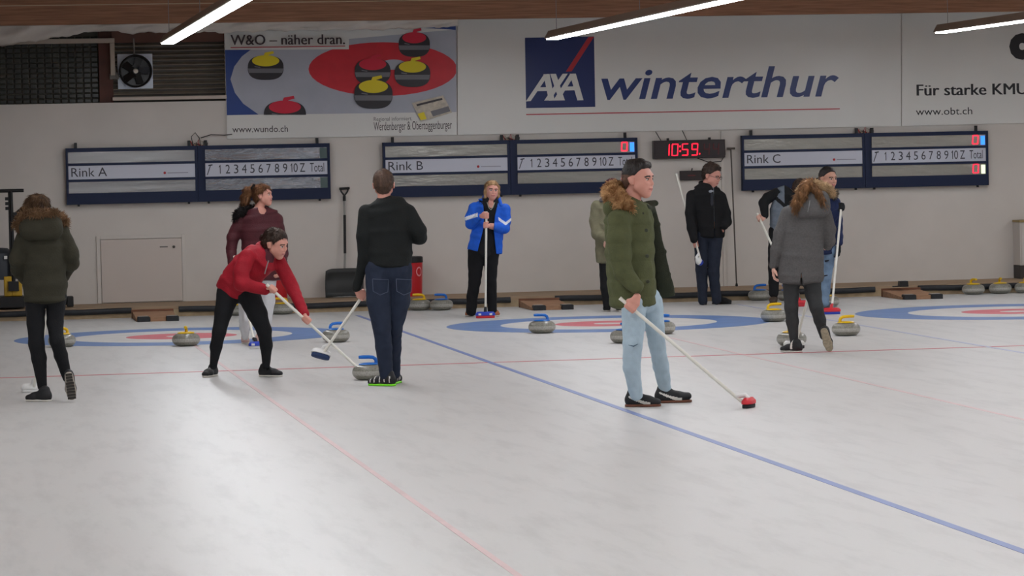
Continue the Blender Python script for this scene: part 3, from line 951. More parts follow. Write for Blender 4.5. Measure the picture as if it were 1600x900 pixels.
# ================================================================ curling stones
M_GRAN = mat('grey_granite', (140, 138, 128), rough=0.28, noise=0.35, nscale=70, spec=0.5)
M_BAND = mat('granite_band', (176, 174, 166), rough=0.55, noise=0.25, nscale=70)
M_HY = mat('yellow_handle_plastic', (226, 186, 26), rough=0.35)
M_HB = mat('blue_handle_plastic', (36, 110, 196), rough=0.3)
def make_stone(m):
    r = empty('curling_stone', (0, 0, 0))
    prof = [(0.06, 0.006), (0.065, 0.0), (0.085, 0.002), (0.110, 0.010), (0.130, 0.025), (0.141, 0.043), (0.1455, 0.056), (0.1460, 0.069), (0.1455, 0.080), (0.140, 0.096), (0.129, 0.112), (0.108, 0.125), (0.085, 0.130), (0.03, 0.132)]
    mis = [0] * len(prof)
    for i in (5, 6, 7):
        mis[i] = 1
    MB().lathe(prof, 48, 0, None, mis).build('granite_body', [M_GRAN, M_BAND], r, smooth=50)
    b = MB()
    b.lathe([(0.086, 0.1305), (0.090, 0.135), (0.084, 0.141), (0.05, 0.147), (0.02, 0.149)], 32)
    h = b.build('handle', m, r, smooth=50)
    b = MB()
    pts_ = [(0.062, 0, 0.138), (0.064, 0, 0.160), (0.056, 0, 0.180), (0.036, 0, 0.192), (0.0, 0, 0.196), (-0.05, 0, 0.197), (-0.088, 0, 0.196)]
    b.tube(pts_, [0.017, 0.016, 0.016, 0.0155, 0.0155, 0.016, 0.0135], 12)
    b.build('grip', m, h, smooth=50)
    return r
protoY = make_stone(M_HY)
protoB = make_stone(M_HB)
used = set()
def stone(px, py, colour, rz, label, group, z=0.0):
    p = ice(px, py, z)
    pr = protoY if colour == 'y' else protoB
    o = pr if colour not in used else copy_tree(pr)
    used.add(colour)
    # the contact circle's near edge is what the photograph shows
    d = np.array([p[0], p[1]]); d = d / np.linalg.norm(d)
    o.location = (p[0] + d[0] * 0.07, min(p[1] + d[1] * 0.07, YK - 0.235), z)
    o.rotation_euler = (0, 0, R(rz))
    tag(o, label, 'curling stone', group)
GA, GW = 'curling stones in play on the sheets', 'curling stones lined up before the walkway'
stone(97, 542.5, 'y', 20, 'yellow-handled stone behind the legs of the person in the dark olive parka', GA)
stone(291, 541, 'y', 82, 'yellow-handled stone left of the person in the red jacket, handle end-on', GA)
stone(525, 535, 'b', 200, 'blue-handled stone in front of the crossed broom shafts on the left house', GA)
stone(577, 594, 'b', 2, 'blue-handled stone at the feet of the man in the black sweater', GA)
stone(847, 521, 'b', 8, 'blue-handled stone standing alone on the middle house ring', GA)
stone(976, 536.5, 'b', 60, 'stone half hidden behind the near leg of the man in light jeans', GA)
stone(1034, 522.5, 'b', 150, 'blue-handled stone just right of the man in light jeans', GA)
stone(1209, 503, 'y', 178, 'yellow-handled stone at the right tip of the middle house', GA)
stone(1237, 541, 'y', 95, 'yellow-handled stone behind the foot of the person in the grey parka', GA)
stone(1322, 525, 'y', 184, 'yellow-handled stone right of the person in the grey parka', GA)
stone(371, 491, 'y', 30, 'back-row stone between the legs of the person in the red jacket', GW)
stone(437, 489.5, 'y', 12, 'yellow-handled stone before the left red bin', GW)
stone(652, 484, 'y', 8, 'yellow-handled stone before the right red bin', GW)
stone(690, 485, 'b', 5, 'blue-handled stone left of the person in the blue jacket', GW)
stone(1185, 469.5, 'b', 175, 'blue-handled stone before the walkway right of the man with glasses', GW)
stone(1232, 470, 'b', 20, 'blue-handled stone behind the legs of the grey parka and brown boots', GW)
stone(1293, 480, 'y', 90, 'yellow-handled stone behind the upright red broom', GW)
stone(1521, 460.5, 'y', 100, 'yellow-handled stone, first of the three right of the Rink C hack', GW)
stone(1563, 459, 'y', 80, 'yellow-handled stone in the middle of the three at the right edge', GW)
stone(1603, 458, 'y', 85, 'yellow-handled stone cut off by the right edge', GW)
# ================================================================ sculpting by distance fields
# A shape is a list of tapered, elliptical limbs blended smoothly into one skin and meshed as one continuous surface.
V = lambda *a: np.array(a, float)

def nrm(v):
    v = np.asarray(v, float)
    return v / max(np.linalg.norm(v), 1e-9)

def limb(A, B, ra, rb, lat=None, cap=1.0):
    """from A to B; ra, rb are radii or (half width along lat, half depth) pairs"""
    ra = ra if isinstance(ra, tuple) else (ra, ra)
    rb = rb if isinstance(rb, tuple) else (rb, rb)
    A, B = np.asarray(A, float), np.asarray(B, float)
    ax = B - A
    L = np.linalg.norm(ax)
    n = ax / L if L > 1e-6 else V(0, 0, 1)
    lat = V(1, 0, 0) if lat is None else np.asarray(lat, float)
    lat = lat - n * (lat @ n)
    if np.linalg.norm(lat) < 1e-3:
        lat = V(0, 1, 0) - n * n[1]
    lat = nrm(lat)
    return dict(A=A, n=n, L=L, ra=ra, rb=rb, lat=lat, fw=np.cross(n, lat), cap=cap, round=(abs(ra[0] - ra[1]) < 1e-6 and abs(rb[0] - rb[1]) < 1e-6 and cap == 1.0))

def chain(pts, lat=None, cap=1.0):
    """pts: (point, radius or (a, b)) along a limb"""
    return [limb(p[0], q[0], p[1], q[1], lat, cap) for p, q in zip(pts[:-1], pts[1:])]

def d_limb(P, l):
    q = P - l['A']
    w = q @ l['n']
    t = np.clip(w / l['L'], 0, 1) if l['L'] > 1e-6 else np.zeros(len(P))
    w = w - t * l['L']
    a = l['ra'][0] + (l['rb'][0] - l['ra'][0]) * t
    if l['round']:
        q = q - np.outer(t * l['L'], l['n'])
        return np.sqrt(np.einsum('ij,ij->i', q, q)) - a
    b = l['ra'][1] + (l['rb'][1] - l['ra'][1]) * t
    c = np.minimum(a, b) * l['cap']
    u, v = q @ l['lat'], q @ l['fw']
    k0 = np.sqrt((u / a) ** 2 + (v / b) ** 2 + (w / c) ** 2)
    k1 = np.sqrt((u / a ** 2) ** 2 + (v / b ** 2) ** 2 + (w / c ** 2) ** 2)
    return k0 * (k0 - 1) / np.maximum(k1, 1e-6)

def smin(a, b, k):
    h = np.maximum(k - np.abs(a - b), 0) / k
    return np.minimum(a, b) - h * h * k * 0.25

def blend(P, limbs, k=0.02):
    d = None
    for l in limbs:
        e = d_limb(P, l)
        d = e if d is None else smin(d, e, k)
    return d

def wrinkle(P, f, amp, seed=0):
    r = np.random.RandomState(seed)
    s = 0
    for i in range(4):
        w = r.normal(size=3); w /= np.linalg.norm(w)
        w2 = r.normal(size=3)
        s = s + np.sin(P @ (w * f * (1 + 0.45 * i)) + r.uniform(0, 6) + 1.4 * np.sin(P @ (w2 * f * 0.5) + r.uniform(0, 6)))
    return s * amp / 4

def mesh_field(fn, limbs, h, pad=0.03):
    """surface nets over the active blocks of a grid round the limbs"""
    lo, hi = np.full(3, 1e9), np.full(3, -1e9)
    for l in limbs:
        r = max(l['ra'] + l['rb']) + pad
        B = l['A'] + l['n'] * l['L']
        lo = np.minimum(lo, np.minimum(l['A'], B) - r)
        hi = np.maximum(hi, np.maximum(l['A'], B) + r)
    K = 8
    nb = np.ceil((hi - lo) / (h * K)).astype(int) + 1
    gi = np.stack(np.meshgrid(*[np.arange(n) for n in nb], indexing='ij'), -1).reshape(-1, 3)
    cen = lo + (gi * K + (K - 1) / 2) * h
    dc = fn(cen)
    act = np.abs(dc) < h * K * 1.9
    D = np.repeat(np.repeat(np.repeat(np.where(dc < 0, -1.0, 1.0).astype(np.float32).reshape(nb), K, 0), K, 1), K, 2)
    off = np.stack(np.meshgrid(*[np.arange(K)] * 3, indexing='ij'), -1).reshape(-1, 3)
    ids = np.nonzero(act)[0]
    for s in range(0, len(ids), 400):
        blk = gi[ids[s:s + 400]]
        g = (blk[:, None, :] * K + off[None]).reshape(-1, 3)
        D[g[:, 0], g[:, 1], g[:, 2]] = fn(lo + g * h)
    S = D < 0
    c = np.zeros(tuple(n - 1 for n in D.shape), np.uint8)
    cs = [(i, j, k) for i in (0, 1) for j in (0, 1) for k in (0, 1)]
    n0, n1, n2 = c.shape
    for i, j, k in cs:
        c += S[i:i + n0, j:j + n1, k:k + n2]
    cell = np.argwhere((c > 0) & (c < 8))
    idx = np.full(c.shape, -1, np.int64)
    idx[cell[:, 0], cell[:, 1], cell[:, 2]] = np.arange(len(cell))
    acc = np.zeros((len(cell), 3)); cnt = np.zeros(len(cell))
    for p in cs:
        for ax in range(3):
            if p[ax]:
                continue
            q = list(p); q[ax] = 1
            a = D[cell[:, 0] + p[0], cell[:, 1] + p[1], cell[:, 2] + p[2]]
            b = D[cell[:, 0] + q[0], cell[:, 1] + q[1], cell[:, 2] + q[2]]
            m = (a < 0) != (b < 0)
            t = a[m] / (a[m] - b[m])
            pt = np.tile(np.array(p, float), (m.sum(), 1)); pt[:, ax] = t
            acc[m] += pt; cnt[m] += 1
    verts = lo + (cell + acc / cnt[:, None]) * h
    quads = []
    for ax in range(3):
        o1, o2 = [(1, 2), (2, 0), (0, 1)][ax]
        sl0 = [slice(None)] * 3; sl1 = [slice(None)] * 3
        sl0[ax] = slice(0, -1); sl1[ax] = slice(1, None)
        e = np.argwhere(S[tuple(sl0)] != S[tuple(sl1)])
        e = e[(e[:, o1] > 0) & (e[:, o2] > 0) & (e[:, o1] < c.shape[o1]) & (e[:, o2] < c.shape[o2])]
        if not len(e):
            continue
        ins = S[e[:, 0], e[:, 1], e[:, 2]]
        def at_(d1, d2):
            f = e.copy(); f[:, o1] -= d1; f[:, o2] -= d2
            return idx[f[:, 0], f[:, 1], f[:, 2]]
        q = np.stack([at_(1, 1), at_(0, 1), at_(0, 0), at_(1, 0)], 1)
        q[~ins] = q[~ins][:, ::-1]
        quads.append(q[(q >= 0).all(1)])
    return verts, np.concatenate(quads)

def link_mesh(name, verts, quads, mats, parent, pick=None):
    me = bpy.data.meshes.new(name)
    me.vertices.add(len(verts))
    me.vertices.foreach_set('co', np.asarray(verts, np.float32).ravel())
    me.loops.add(quads.size)
    me.loops.foreach_set('vertex_index', quads.astype(np.int32).ravel())
    me.polygons.add(len(quads))
    me.polygons.foreach_set('loop_start', np.arange(0, quads.size, quads.shape[1], dtype=np.int32))
    me.polygons.foreach_set('use_smooth', np.ones(len(quads), bool))
    mats = mats if isinstance(mats, (list, tuple)) else [mats]
    for m in mats:
        me.materials.append(m)
    if pick is not None:
        me.polygons.foreach_set('material_index', pick(verts[quads].mean(1)).astype(np.int32))
    me.update(calc_edges=True)
    me.validate()
    o = bpy.data.objects.new(name, me)
    COL.objects.link(o)
    o.parent = parent
    return o

def sculpt(name, limbs, mats, parent, h=0.007, k=0.02, cut=(), extra=None, pick=None, wr=None, hollow=None):
    """cut: functions P -> distance to carve away (negative inside the removed part)"""
    def fn(P):
        d = blend(P, limbs, k)
        if wr:
            d = d + wrinkle(P, wr[0], wr[1], len(name) + int(wr[0]))
        if extra is not None:
            d = d + extra(P)
        if hollow is not None:
            d = np.maximum(d, -hollow(P))
        for c_ in cut:
            d = np.maximum(d, -c_(P))
        return d
    v, q = mesh_field(fn, limbs, h)
    return link_mesh(name, v, q, mats, parent, pick)

def tufts(name, limbs, mat_, parent, n, ln, seed=0, base_h=0.012, k=0.02, droop=0.3, wide=0.006):
    """fur: a soft core carrying many short tapered tufts, one mesh"""
    v, q = mesh_field(lambda P: blend(P, limbs, k) + wrinkle(P, 60, 0.008, seed), limbs, base_h)
    r = np.random.RandomState(seed)
    c = v[q].mean(1)
    nn = np.cross(v[q[:, 2]] - v[q[:, 0]], v[q[:, 3]] - v[q[:, 1]])
    nn /= np.maximum(np.linalg.norm(nn, axis=1, keepdims=True), 1e-9)
    ii = r.randint(0, len(q), n)
    p = c[ii] + r.normal(size=(n, 3)) * base_h * 0.4
    d = nn[ii] + r.normal(size=(n, 3)) * 0.45 + np.array([0, 0, -droop])
    d /= np.linalg.norm(d, axis=1, keepdims=True)
    s = np.cross(d, r.normal(size=(n, 3))); s /= np.linalg.norm(s, axis=1, keepdims=True)
    t = np.cross(d, s)
    L_ = ln * r.uniform(0.6, 1.2, (n, 1))
    p = p - d * 0.004
    b0, b1, b2 = p + s * wide, p - s * wide * 0.5 + t * wide * 0.87, p - s * wide * 0.5 - t * wide * 0.87
    tip = p + d * L_
    tip[:, 2] -= L_[:, 0] * droop * 0.4
    vs = np.concatenate([v, b0, b1, b2, tip])
    o_ = len(v) + np.arange(n)
    tri = np.concatenate([np.stack([o_, o_ + n, o_ + 3 * n, o_ + 3 * n], 1), np.stack([o_ + n, o_ + 2 * n, o_ + 3 * n, o_ + 3 * n], 1), np.stack([o_ + 2 * n, o_, o_ + 3 * n, o_ + 3 * n], 1)])
    me = bpy.data.meshes.new(name)
    faces = [tuple(x) for x in q.tolist()] + [tuple(x[:3]) for x in tri.tolist()]
    me.from_pydata(vs.tolist(), [], faces)
    me.materials.append(mat_)
    me.polygons.foreach_set('use_smooth', np.ones(len(faces), bool))
    me.update()
    o = bpy.data.objects.new(name, me)
    COL.objects.link(o)
    o.parent = parent
    return o

# ---------------------------------------------------------------- a person standing somewhere on the ice
SKIN = mat('skin_fair', (214, 166, 148), rough=0.5)
M_LIP = mat('lips', (178, 106, 102), rough=0.4)
M_EYE = mat('eyes_dark', (52, 42, 38), rough=0.25)
M_EYEW = mat('eye_white', (206, 200, 194), rough=0.3)

class Person:
    """Local frame: x to the photograph's right, y away from the camera, z up, origin on the ice between the feet."""
    def __init__(s, px, py, label, tone=SKIN, hb=0.0055):
        g = ice(px, py)
        s.g = g
        yv = nrm(V(g[0], g[1], 0)); s.yv = yv
        s.xv = V(yv[1], -yv[0], 0)
        s.root = empty('person', (g[0], g[1], 0), math.atan2(-yv[0], yv[1]))
        tag(s.root, label, 'person')
        s.s = F / ((g - CAM) @ FWD)
        s.skin = tone
        s.hb = hb
        s.bl = []
    def J(s, x, y, dy=0.0):
        """the point on this person, dy in front of (-) or behind (+) the feet, that the photograph shows at x, y"""
        d = ray(x, y)
        t = ((s.g + s.yv * dy - CAM) @ s.yv) / (d @ s.yv)
        p = CAM + d * t - s.g
        return V(p @ s.xv, p @ s.yv, CAM[2] + d[2] * t)
    def G(s, x, y):
        p = ice(x, y) - s.g
        return V(p @ s.xv, p @ s.yv, 0)
    def W(s, p):
        return s.g + s.xv * p[0] + s.yv * p[1] + V(0, 0, p[2])
    def r(s, px):
        return px / s.s

    def head(s, x, y, dy, hpx, yaw=0, pitch=0, roll=0, neck=None, brow=None, beard=0, nose=1.0):
        """hpx: chin to crown in the photograph; yaw 0 looks at the camera, 90 to the right, 180 away"""
        s.hc = s.J(x, y, dy)
        s.hs = hpx / s.s / 0.232
        f = V(math.sin(R(yaw)), -math.cos(R(yaw)), 0)
        u = V(0, 0, 1)
        f2 = f * math.cos(R(pitch)) - u * math.sin(R(pitch))
        u2 = u * math.cos(R(pitch)) + f * math.sin(R(pitch))
        l = np.cross(f2, u2)
        l2 = l * math.cos(R(roll)) + u2 * math.sin(R(roll))
        u2 = u2 * math.cos(R(roll)) - l * math.sin(R(roll))
        s.hl, s.hf, s.hu = l2, f2, u2
        s.hd = dict(beard=beard, brow=brow)
        E = s.HP
        k = s.hs
        L = lambda a, b, ra, rb, cap=1.0: limb(E(*a), E(*b), tuple(x * k for x in ra) if isinstance(ra, tuple) else ra * k, tuple(x * k for x in rb) if isinstance(rb, tuple) else rb * k, s.hl, cap)
        hl = [L((0, -.020, .028), (0, .006, .030), (.074, .082), (.073, .080)),
              L((0, .030, .025), (0, .050, -.050), (.062, .050), (.046, .040)),
              L((0, .054, -.070), (0, .070, -.092), (.036, .030), (.021, .018)),
              L((-.045, .018, -.050), (0, .055, -.088), .026, .020), L((.045, .018, -.050), (0, .055, -.088), .026, .020),
              L((-.030, .076, -.022), (-.034, .06, -.036), .020, .024), L((.030, .076, -.022), (.034, .06, -.036), .020, .024),
              L((-.034, .078, .022), (.034, .078, .022), (.014, .012), (.014, .012))]
        s.face = [L((0, .088, .012), (0, .100 * nose + .002, -.027), .0075, .0110), L((-.010, .092, -.030), (.010, .092, -.030), .0085, .0085),
                  L((-.015, .090, -.058), (.015, .090, -.058), (.010, .0075), (.010, .0075)), L((-.013, .088, -.067), (.013, .088, -.067), (.010, .0075), (.010, .0075))]
        for sg in (-1, 1):
            s.face.append(limb(E(sg * .080, -.008, .008), E(sg * .080, .000, -.028), (.011 * k, .023 * k), (.008 * k, .014 * k), s.hl, 0.9))
        s.eyes = [L((sg * .0305, .0785, .002), (sg * .0305, .0785, .0021), .0145, .0145) for sg in (-1, 1)]
        s.sock = [L((sg * .031, .098, .000), (sg * .034, .096, .000), .016, .015) for sg in (-1, 1)]
        s.hlimbs = hl
        if neck is not None:
            s.nk = s.J(*neck) if len(neck) == 3 and neck[1] > 50 else np.asarray(neck)
        else:
            s.nk = s.hc - V(0, 0, 0.19) + f * -0.02
        s.bl += [limb(s.nk - V(0, 0, .03), E(0, -.022, -.055), .056 * k * 1.02, .050 * k)]

    def HP(s, x, y, z):
        return s.hc + (s.hl * x + s.hf * y + s.hu * z) * s.hs
    def HL(s, P):
        q = (P - s.hc) / s.hs
        return np.stack([q @ s.hl, q @ s.hf, q @ s.hu], -1)

    # hands
    def hand(s, w, d, n, curl=0.5, size=1.0, thumb=1):
        """open, slightly curled hand from the wrist w along d; n is the way the palm faces"""
        w, d = np.asarray(w, float), nrm(d)
        n = nrm(np.asarray(n, float) - d * (np.asarray(n, float) @ d))
        l = np.cross(d, n) * thumb
        z = size
        out = [limb(w, w + d * .045 * z, (.022 * z, .017 * z), (.034 * z, .015 * z), l), limb(w + d * .045 * z, w + d * .085 * z, (.037 * z, .014 * z), (.038 * z, .012 * z), l)]
        for i, (o, ln) in enumerate(((-.029, .062), (-.010, .074), (.010, .080), (.028, .072))):
            p = w + d * .088 * z + l * o * z
            a = R(18 + 40 * curl)
            q = p + (d * math.cos(a * .5) + n * math.sin(a * .5) + l * o * 1.5) * ln * .45 * z
            e = q + (d * math.cos(a * 1.5) + n * math.sin(a * 1.5)) * ln * .35 * z
            g = e + (d * math.cos(a * 2.4) + n * math.sin(a * 2.4)) * ln * .25 * z
            out += chain([(p, .0092 * z), (q, .0088 * z), (e, .0080 * z), (g, .0070 * z)])
        p = w + d * .030 * z + l * .026 * z
        q = p + (d * .6 + l * .6 + n * .35) * .045 * z
        out += chain([(p, .014 * z), (q, .011 * z), (q + (d * .8 + l * .2 + n * .3) * .038 * z, .009 * z)])
        s.bl += out
        return out

    def grip(s, c, ax, e, rs=0.013, size=1.0, palm=None, add=True):
        """a hand closed round a shaft through c along ax; e points from the hand towards the elbow. Returns the wrist."""
        ax = nrm(ax)
        e = np.asarray(e, float)
        t = nrm(-(e - ax * (e @ ax)))
        n = np.cross(t, ax)
        if palm is not None and n @ np.asarray(palm, float) < 0:
            n = -n
        z = size
        Rr = rs + .0095 * z
        out = []
        wrist = c + n * (rs + .020) * z - t * .078 * z + ax * (nrm(e) @ ax) * .02
        pc = c + n * (rs + .013 * z)
        out += [limb(wrist, pc - t * .035 * z, (.024 * z, .018 * z), (.036 * z, .016 * z), ax), limb(pc - t * .035 * z, pc + t * .008 * z, (.037 * z, .015 * z), (.039 * z, .013 * z), ax)]
        for i, o in enumerate((-.0285, -.0095, .0095, .0285)):
            b = c + ax * o * z
            ang = (12, 70, 130, 195 - 10 * abs(i - 1.5))
            ps = [b + (n * math.cos(R(a)) + t * math.sin(R(a))) * Rr for a in ang]
            out += chain([(ps[0], .0098 * z), (ps[1], .0095 * z), (ps[2], .0088 * z), (ps[3], .0078 * z)])
        sg = 1 if ax[2] >= 0 else -1
        b = c + ax * .030 * sg * z
        ps = [pc - t * .030 * z + ax * .025 * sg * z] + [b + ax * .008 * sg * z + (n * math.cos(R(a)) + t * math.sin(R(a))) * (Rr + .002) for a in (-55, -105, -150)]
        out += chain([(ps[0], .014 * z), (ps[1], .012 * z), (ps[2], .0105 * z), (ps[3], .0090 * z)])
        if add:
            s.bl += out
        s.last = out
        return wrist

    def limbs_px(s, pts, lat=None):
        """(x, y, dy, radius in the photograph's pixels) along an arm or a leg"""
        return [(s.J(a, b, c), s.r(d)) for a, b, c, d in pts]

    def torso(s, rows, cap=0.25, lat=None):
        """(y, left, right, half depth, dy) from the neck down, read off the photograph"""
        st = []
        for y, a, b, dep, dy in rows:
            p, q = s.J(a, y, dy), s.J(b, y, dy)
            st.append(((p + q) / 2, (np.linalg.norm(q - p) / 2, dep)))
        return chain(st, lat, cap)

    def body(s, *more):
        """one continuous skin from the head to the feet; clothes cover most of it"""
        allb = s.bl + [l for m in more for l in m]
        lips = mats = [s.skin, M_LIP, M_EYE, M_EYEW, s.hd['brow'] or M_EYE]
        allh = allb + s.hlimbs
        def fn(P):
            d = blend(P, allb, .012)
            dh = np.full(len(P), 9.0)
            m = np.linalg.norm(P - s.hc, axis=1) < .22
            if m.any():
                Q = P[m]
                a = blend(Q, s.hlimbs, .030 * s.hs)
                a = smin(a, blend(Q, s.face, .004), .014 * s.hs)
                c_ = blend(Q, s.sock, .01)
                kk = .014 * s.hs
                hh = np.maximum(kk - np.abs(a + c_), 0) / kk
                a = np.maximum(a, -c_) + hh * hh * kk * .25
                a = np.minimum(a, blend(Q, s.eyes, .001))
                dh[m] = a
            return smin(d, dh, .02)
        v, q = mesh_field(fn, allh, s.hb)
        def pick(c):
            h = s.HL(c)
            x, y, z = np.abs(h[:, 0]), h[:, 1], h[:, 2]
            out = np.zeros(len(c))
            f = (y > .05)
            out[f & (x < .024) & (np.abs(z + .0625 - 9 * x * x) < .0075 - x * .12)] = 1
            out[f & (np.abs(x - .0305) < .0135) & (np.abs(z - .001) < .0055)] = 3
            out[f & (np.abs(x - .0305) < .0065) & (np.abs(z - .001) < .0065)] = 2
            out[f & (np.abs(x - .0305) < .016) & (z > .0055) & (z < .0095)] = 2
            out[f & (np.abs(x - .032) < .021) & (np.abs(z - .021 + (x - .03) ** 2 * 9) < .0048)] = 4
            return out
        o = link_mesh('body', v, q, mats, s.root, pick)
        return o

    def hair_cap(s, m, thick=.012, line=.012, extra=(), wr=(120, .003), h=None, cutmore=(), side=0.0, k=.02, name='hair', strands=(1500, .014, .55, .0022), fade=None, ear=False):
        """hair over the skull back of a slanting hairline; extra limbs (a ponytail, locks) are blended on"""
        kk = s.hs
        cap = [limb(s.HP(0, -.022, .032), s.HP(0, .004, .036), ((.076 + thick) * kk, (.083 + thick) * kk), ((.074 + thick) * kk, (.081 + thick) * kk), s.hl)]
        low = [limb(s.HP(0, -.045, -.01), s.HP(0, -.040, -.06), ((.062 + thick * .5) * kk, (.045 + thick) * kk), ((.050 + thick * .3) * kk, (.032 + thick * .6) * kk), s.hl)]
        def fn(P):
            h_ = s.HL(P)
            d = blend(P, cap + low, .03)
            front = (-(h_[:, 1] * .74 - h_[:, 2] * .67 - line - side * np.abs(h_[:, 0]))) * kk
            d = np.maximum(d, -front)
            if ear:
                e_ = np.sqrt(((np.abs(h_[:, 0]) - .085) / .030) ** 2 + ((h_[:, 1] - .006) / .032) ** 2 + ((h_[:, 2] + .012) / .040) ** 2) - 1
                d = np.maximum(d, -e_ * .03 * kk)
            for c_ in cutmore:
                d = np.maximum(d, -c_(P, h_))
            if extra:
                d = smin(d, blend(P, list(extra), .015), k)
            return d + wrinkle(P, wr[0], wr[1], 3)
        v, q = mesh_field(fn, cap + low + list(extra), h or s.hb)
        nq = len(q)
        if strands:
            # loose locks: long thin spikes that follow the fall of the hair
            n, ln, lift, wide = strands
            r = np.random.RandomState(11)
            c = v[q].mean(1)
            nn = np.cross(v[q[:, 2]] - v[q[:, 0]], v[q[:, 3]] - v[q[:, 1]])
            nn /= np.maximum(np.linalg.norm(nn, axis=1, keepdims=True), 1e-9)
            ii = r.randint(0, nq, n)
            pt, no = c[ii], nn[ii]
            fl = -s.hu * 1.0 - s.hf * .45 + r.normal(size=(n, 3)) * .22
            fl = fl - no * np.sum(fl * no, 1, keepdims=True)
            dr = fl / np.maximum(np.linalg.norm(fl, axis=1, keepdims=True), 1e-6) + no * lift
            dr /= np.linalg.norm(dr, axis=1, keepdims=True)
            sd = np.cross(dr, no); sd /= np.maximum(np.linalg.norm(sd, axis=1, keepdims=True), 1e-6)
            L_ = ln * r.uniform(.6, 1.3, (n, 1))
            pt = pt - no * .002
            t_ = np.cross(dr, sd)
            o_ = len(v) + np.arange(n)
            v = np.concatenate([v, pt + sd * wide, pt - sd * wide * .5 + t_ * wide * .8, pt - sd * wide * .5 - t_ * wide * .8, pt + dr * L_])
            e = o_ + 3 * n
            tri = np.concatenate([np.stack([o_, o_ + n, e], 1), np.stack([o_ + n, o_ + 2 * n, e], 1), np.stack([o_ + 2 * n, o_, e], 1)])
            me = bpy.data.meshes.new(name)
            me.from_pydata(v.tolist(), [], q.tolist() + tri.tolist())
            cen = np.concatenate([v[q].mean(1), v[tri].mean(1)])
        else:
            me = bpy.data.meshes.new(name)
            me.from_pydata(v.tolist(), [], q.tolist())
            cen = v[q].mean(1)
        me.materials.append(m)
        if fade is not None:
            me.materials.append(fade[0])
            me.polygons.foreach_set('material_index', (s.HL(cen)[:, 2] < fade[1]).astype(np.int32))
        me.polygons.foreach_set('use_smooth', [True] * len(me.polygons))
        me.update()
        o = bpy.data.objects.new(name, me)
        COL.objects.link(o)
        o.parent = s.root
        return o

    def shoe(s, ankle, fwd, m, sole, size=1.0, up=None, name='shoe', flat=True, pick=None, wide=1.0, mats=None, high=0.0, tip=0.0):
        """ankle: joint; fwd: toe direction. The sole stands on the ice when flat"""
        fwd = nrm(fwd)
        up = V(0, 0, 1) if up is None else nrm(up)
        fwd = nrm(fwd - up * (fwd @ up))
        lat = np.cross(fwd, up)
        z = size
        o = np.asarray(ankle, float).copy()
        if flat:
            o[2] = 0
        else:
            o = o - up * .085 * z
        q = lambda a, b, c: o + (lat * a + fwd * b + up * c) * z
        w = wide
        t = [limb(q(0, -.043, .042), q(0, .01, .050), (.034 * w * z, .044 * z), (.036 * w * z, .048 * z), lat),
             limb(q(0, .01, .050), q(0, .085, .038), (.037 * w * z, .048 * z), (.044 * w * z, .036 * z), lat),
             limb(q(0, .085, .038), q(0, .146, .030 + tip), (.044 * w * z, .034 * z), (.036 * w * z, .025 * z), lat),
             limb(q(0, -.022, .050), q(0, -.014, .092 + high), (.037 * w * z, .048 * z), (.038 * w * z, .047 * z), lat)]
        HL = lambda P: (P - o) @ up
        shoe_o = sculpt(name, t, mats or m, s.root, h=.006, k=.02, cut=[lambda P: HL(P) - .013 * z], pick=(lambda c: pick(np.stack([(c - o) @ lat, (c - o) @ fwd, (c - o) @ up], 1) / z)) if pick else None)
        t2 = [limb(q(0, -.043, .012), q(0, .085, .012), (.034 * w * z, .06 * z), (.042 * w * z, .06 * z), lat), limb(q(0, .085, .012), q(0, .138, .012 + tip), (.042 * w * z, .06 * z), (.033 * w * z, .06 * z), lat)]
        so = sculpt('sole', t2, sole, s.root, h=.006, k=.01, cut=[lambda P: HL(P) - .001, lambda P: .018 * z - HL(P)])
        so.parent = shoe_o
        return shoe_o

def slab_cut(p, n):
    """carve away everything on the n side of the plane through p"""
    n = nrm(n)
    return lambda P: -((P - p) @ n)

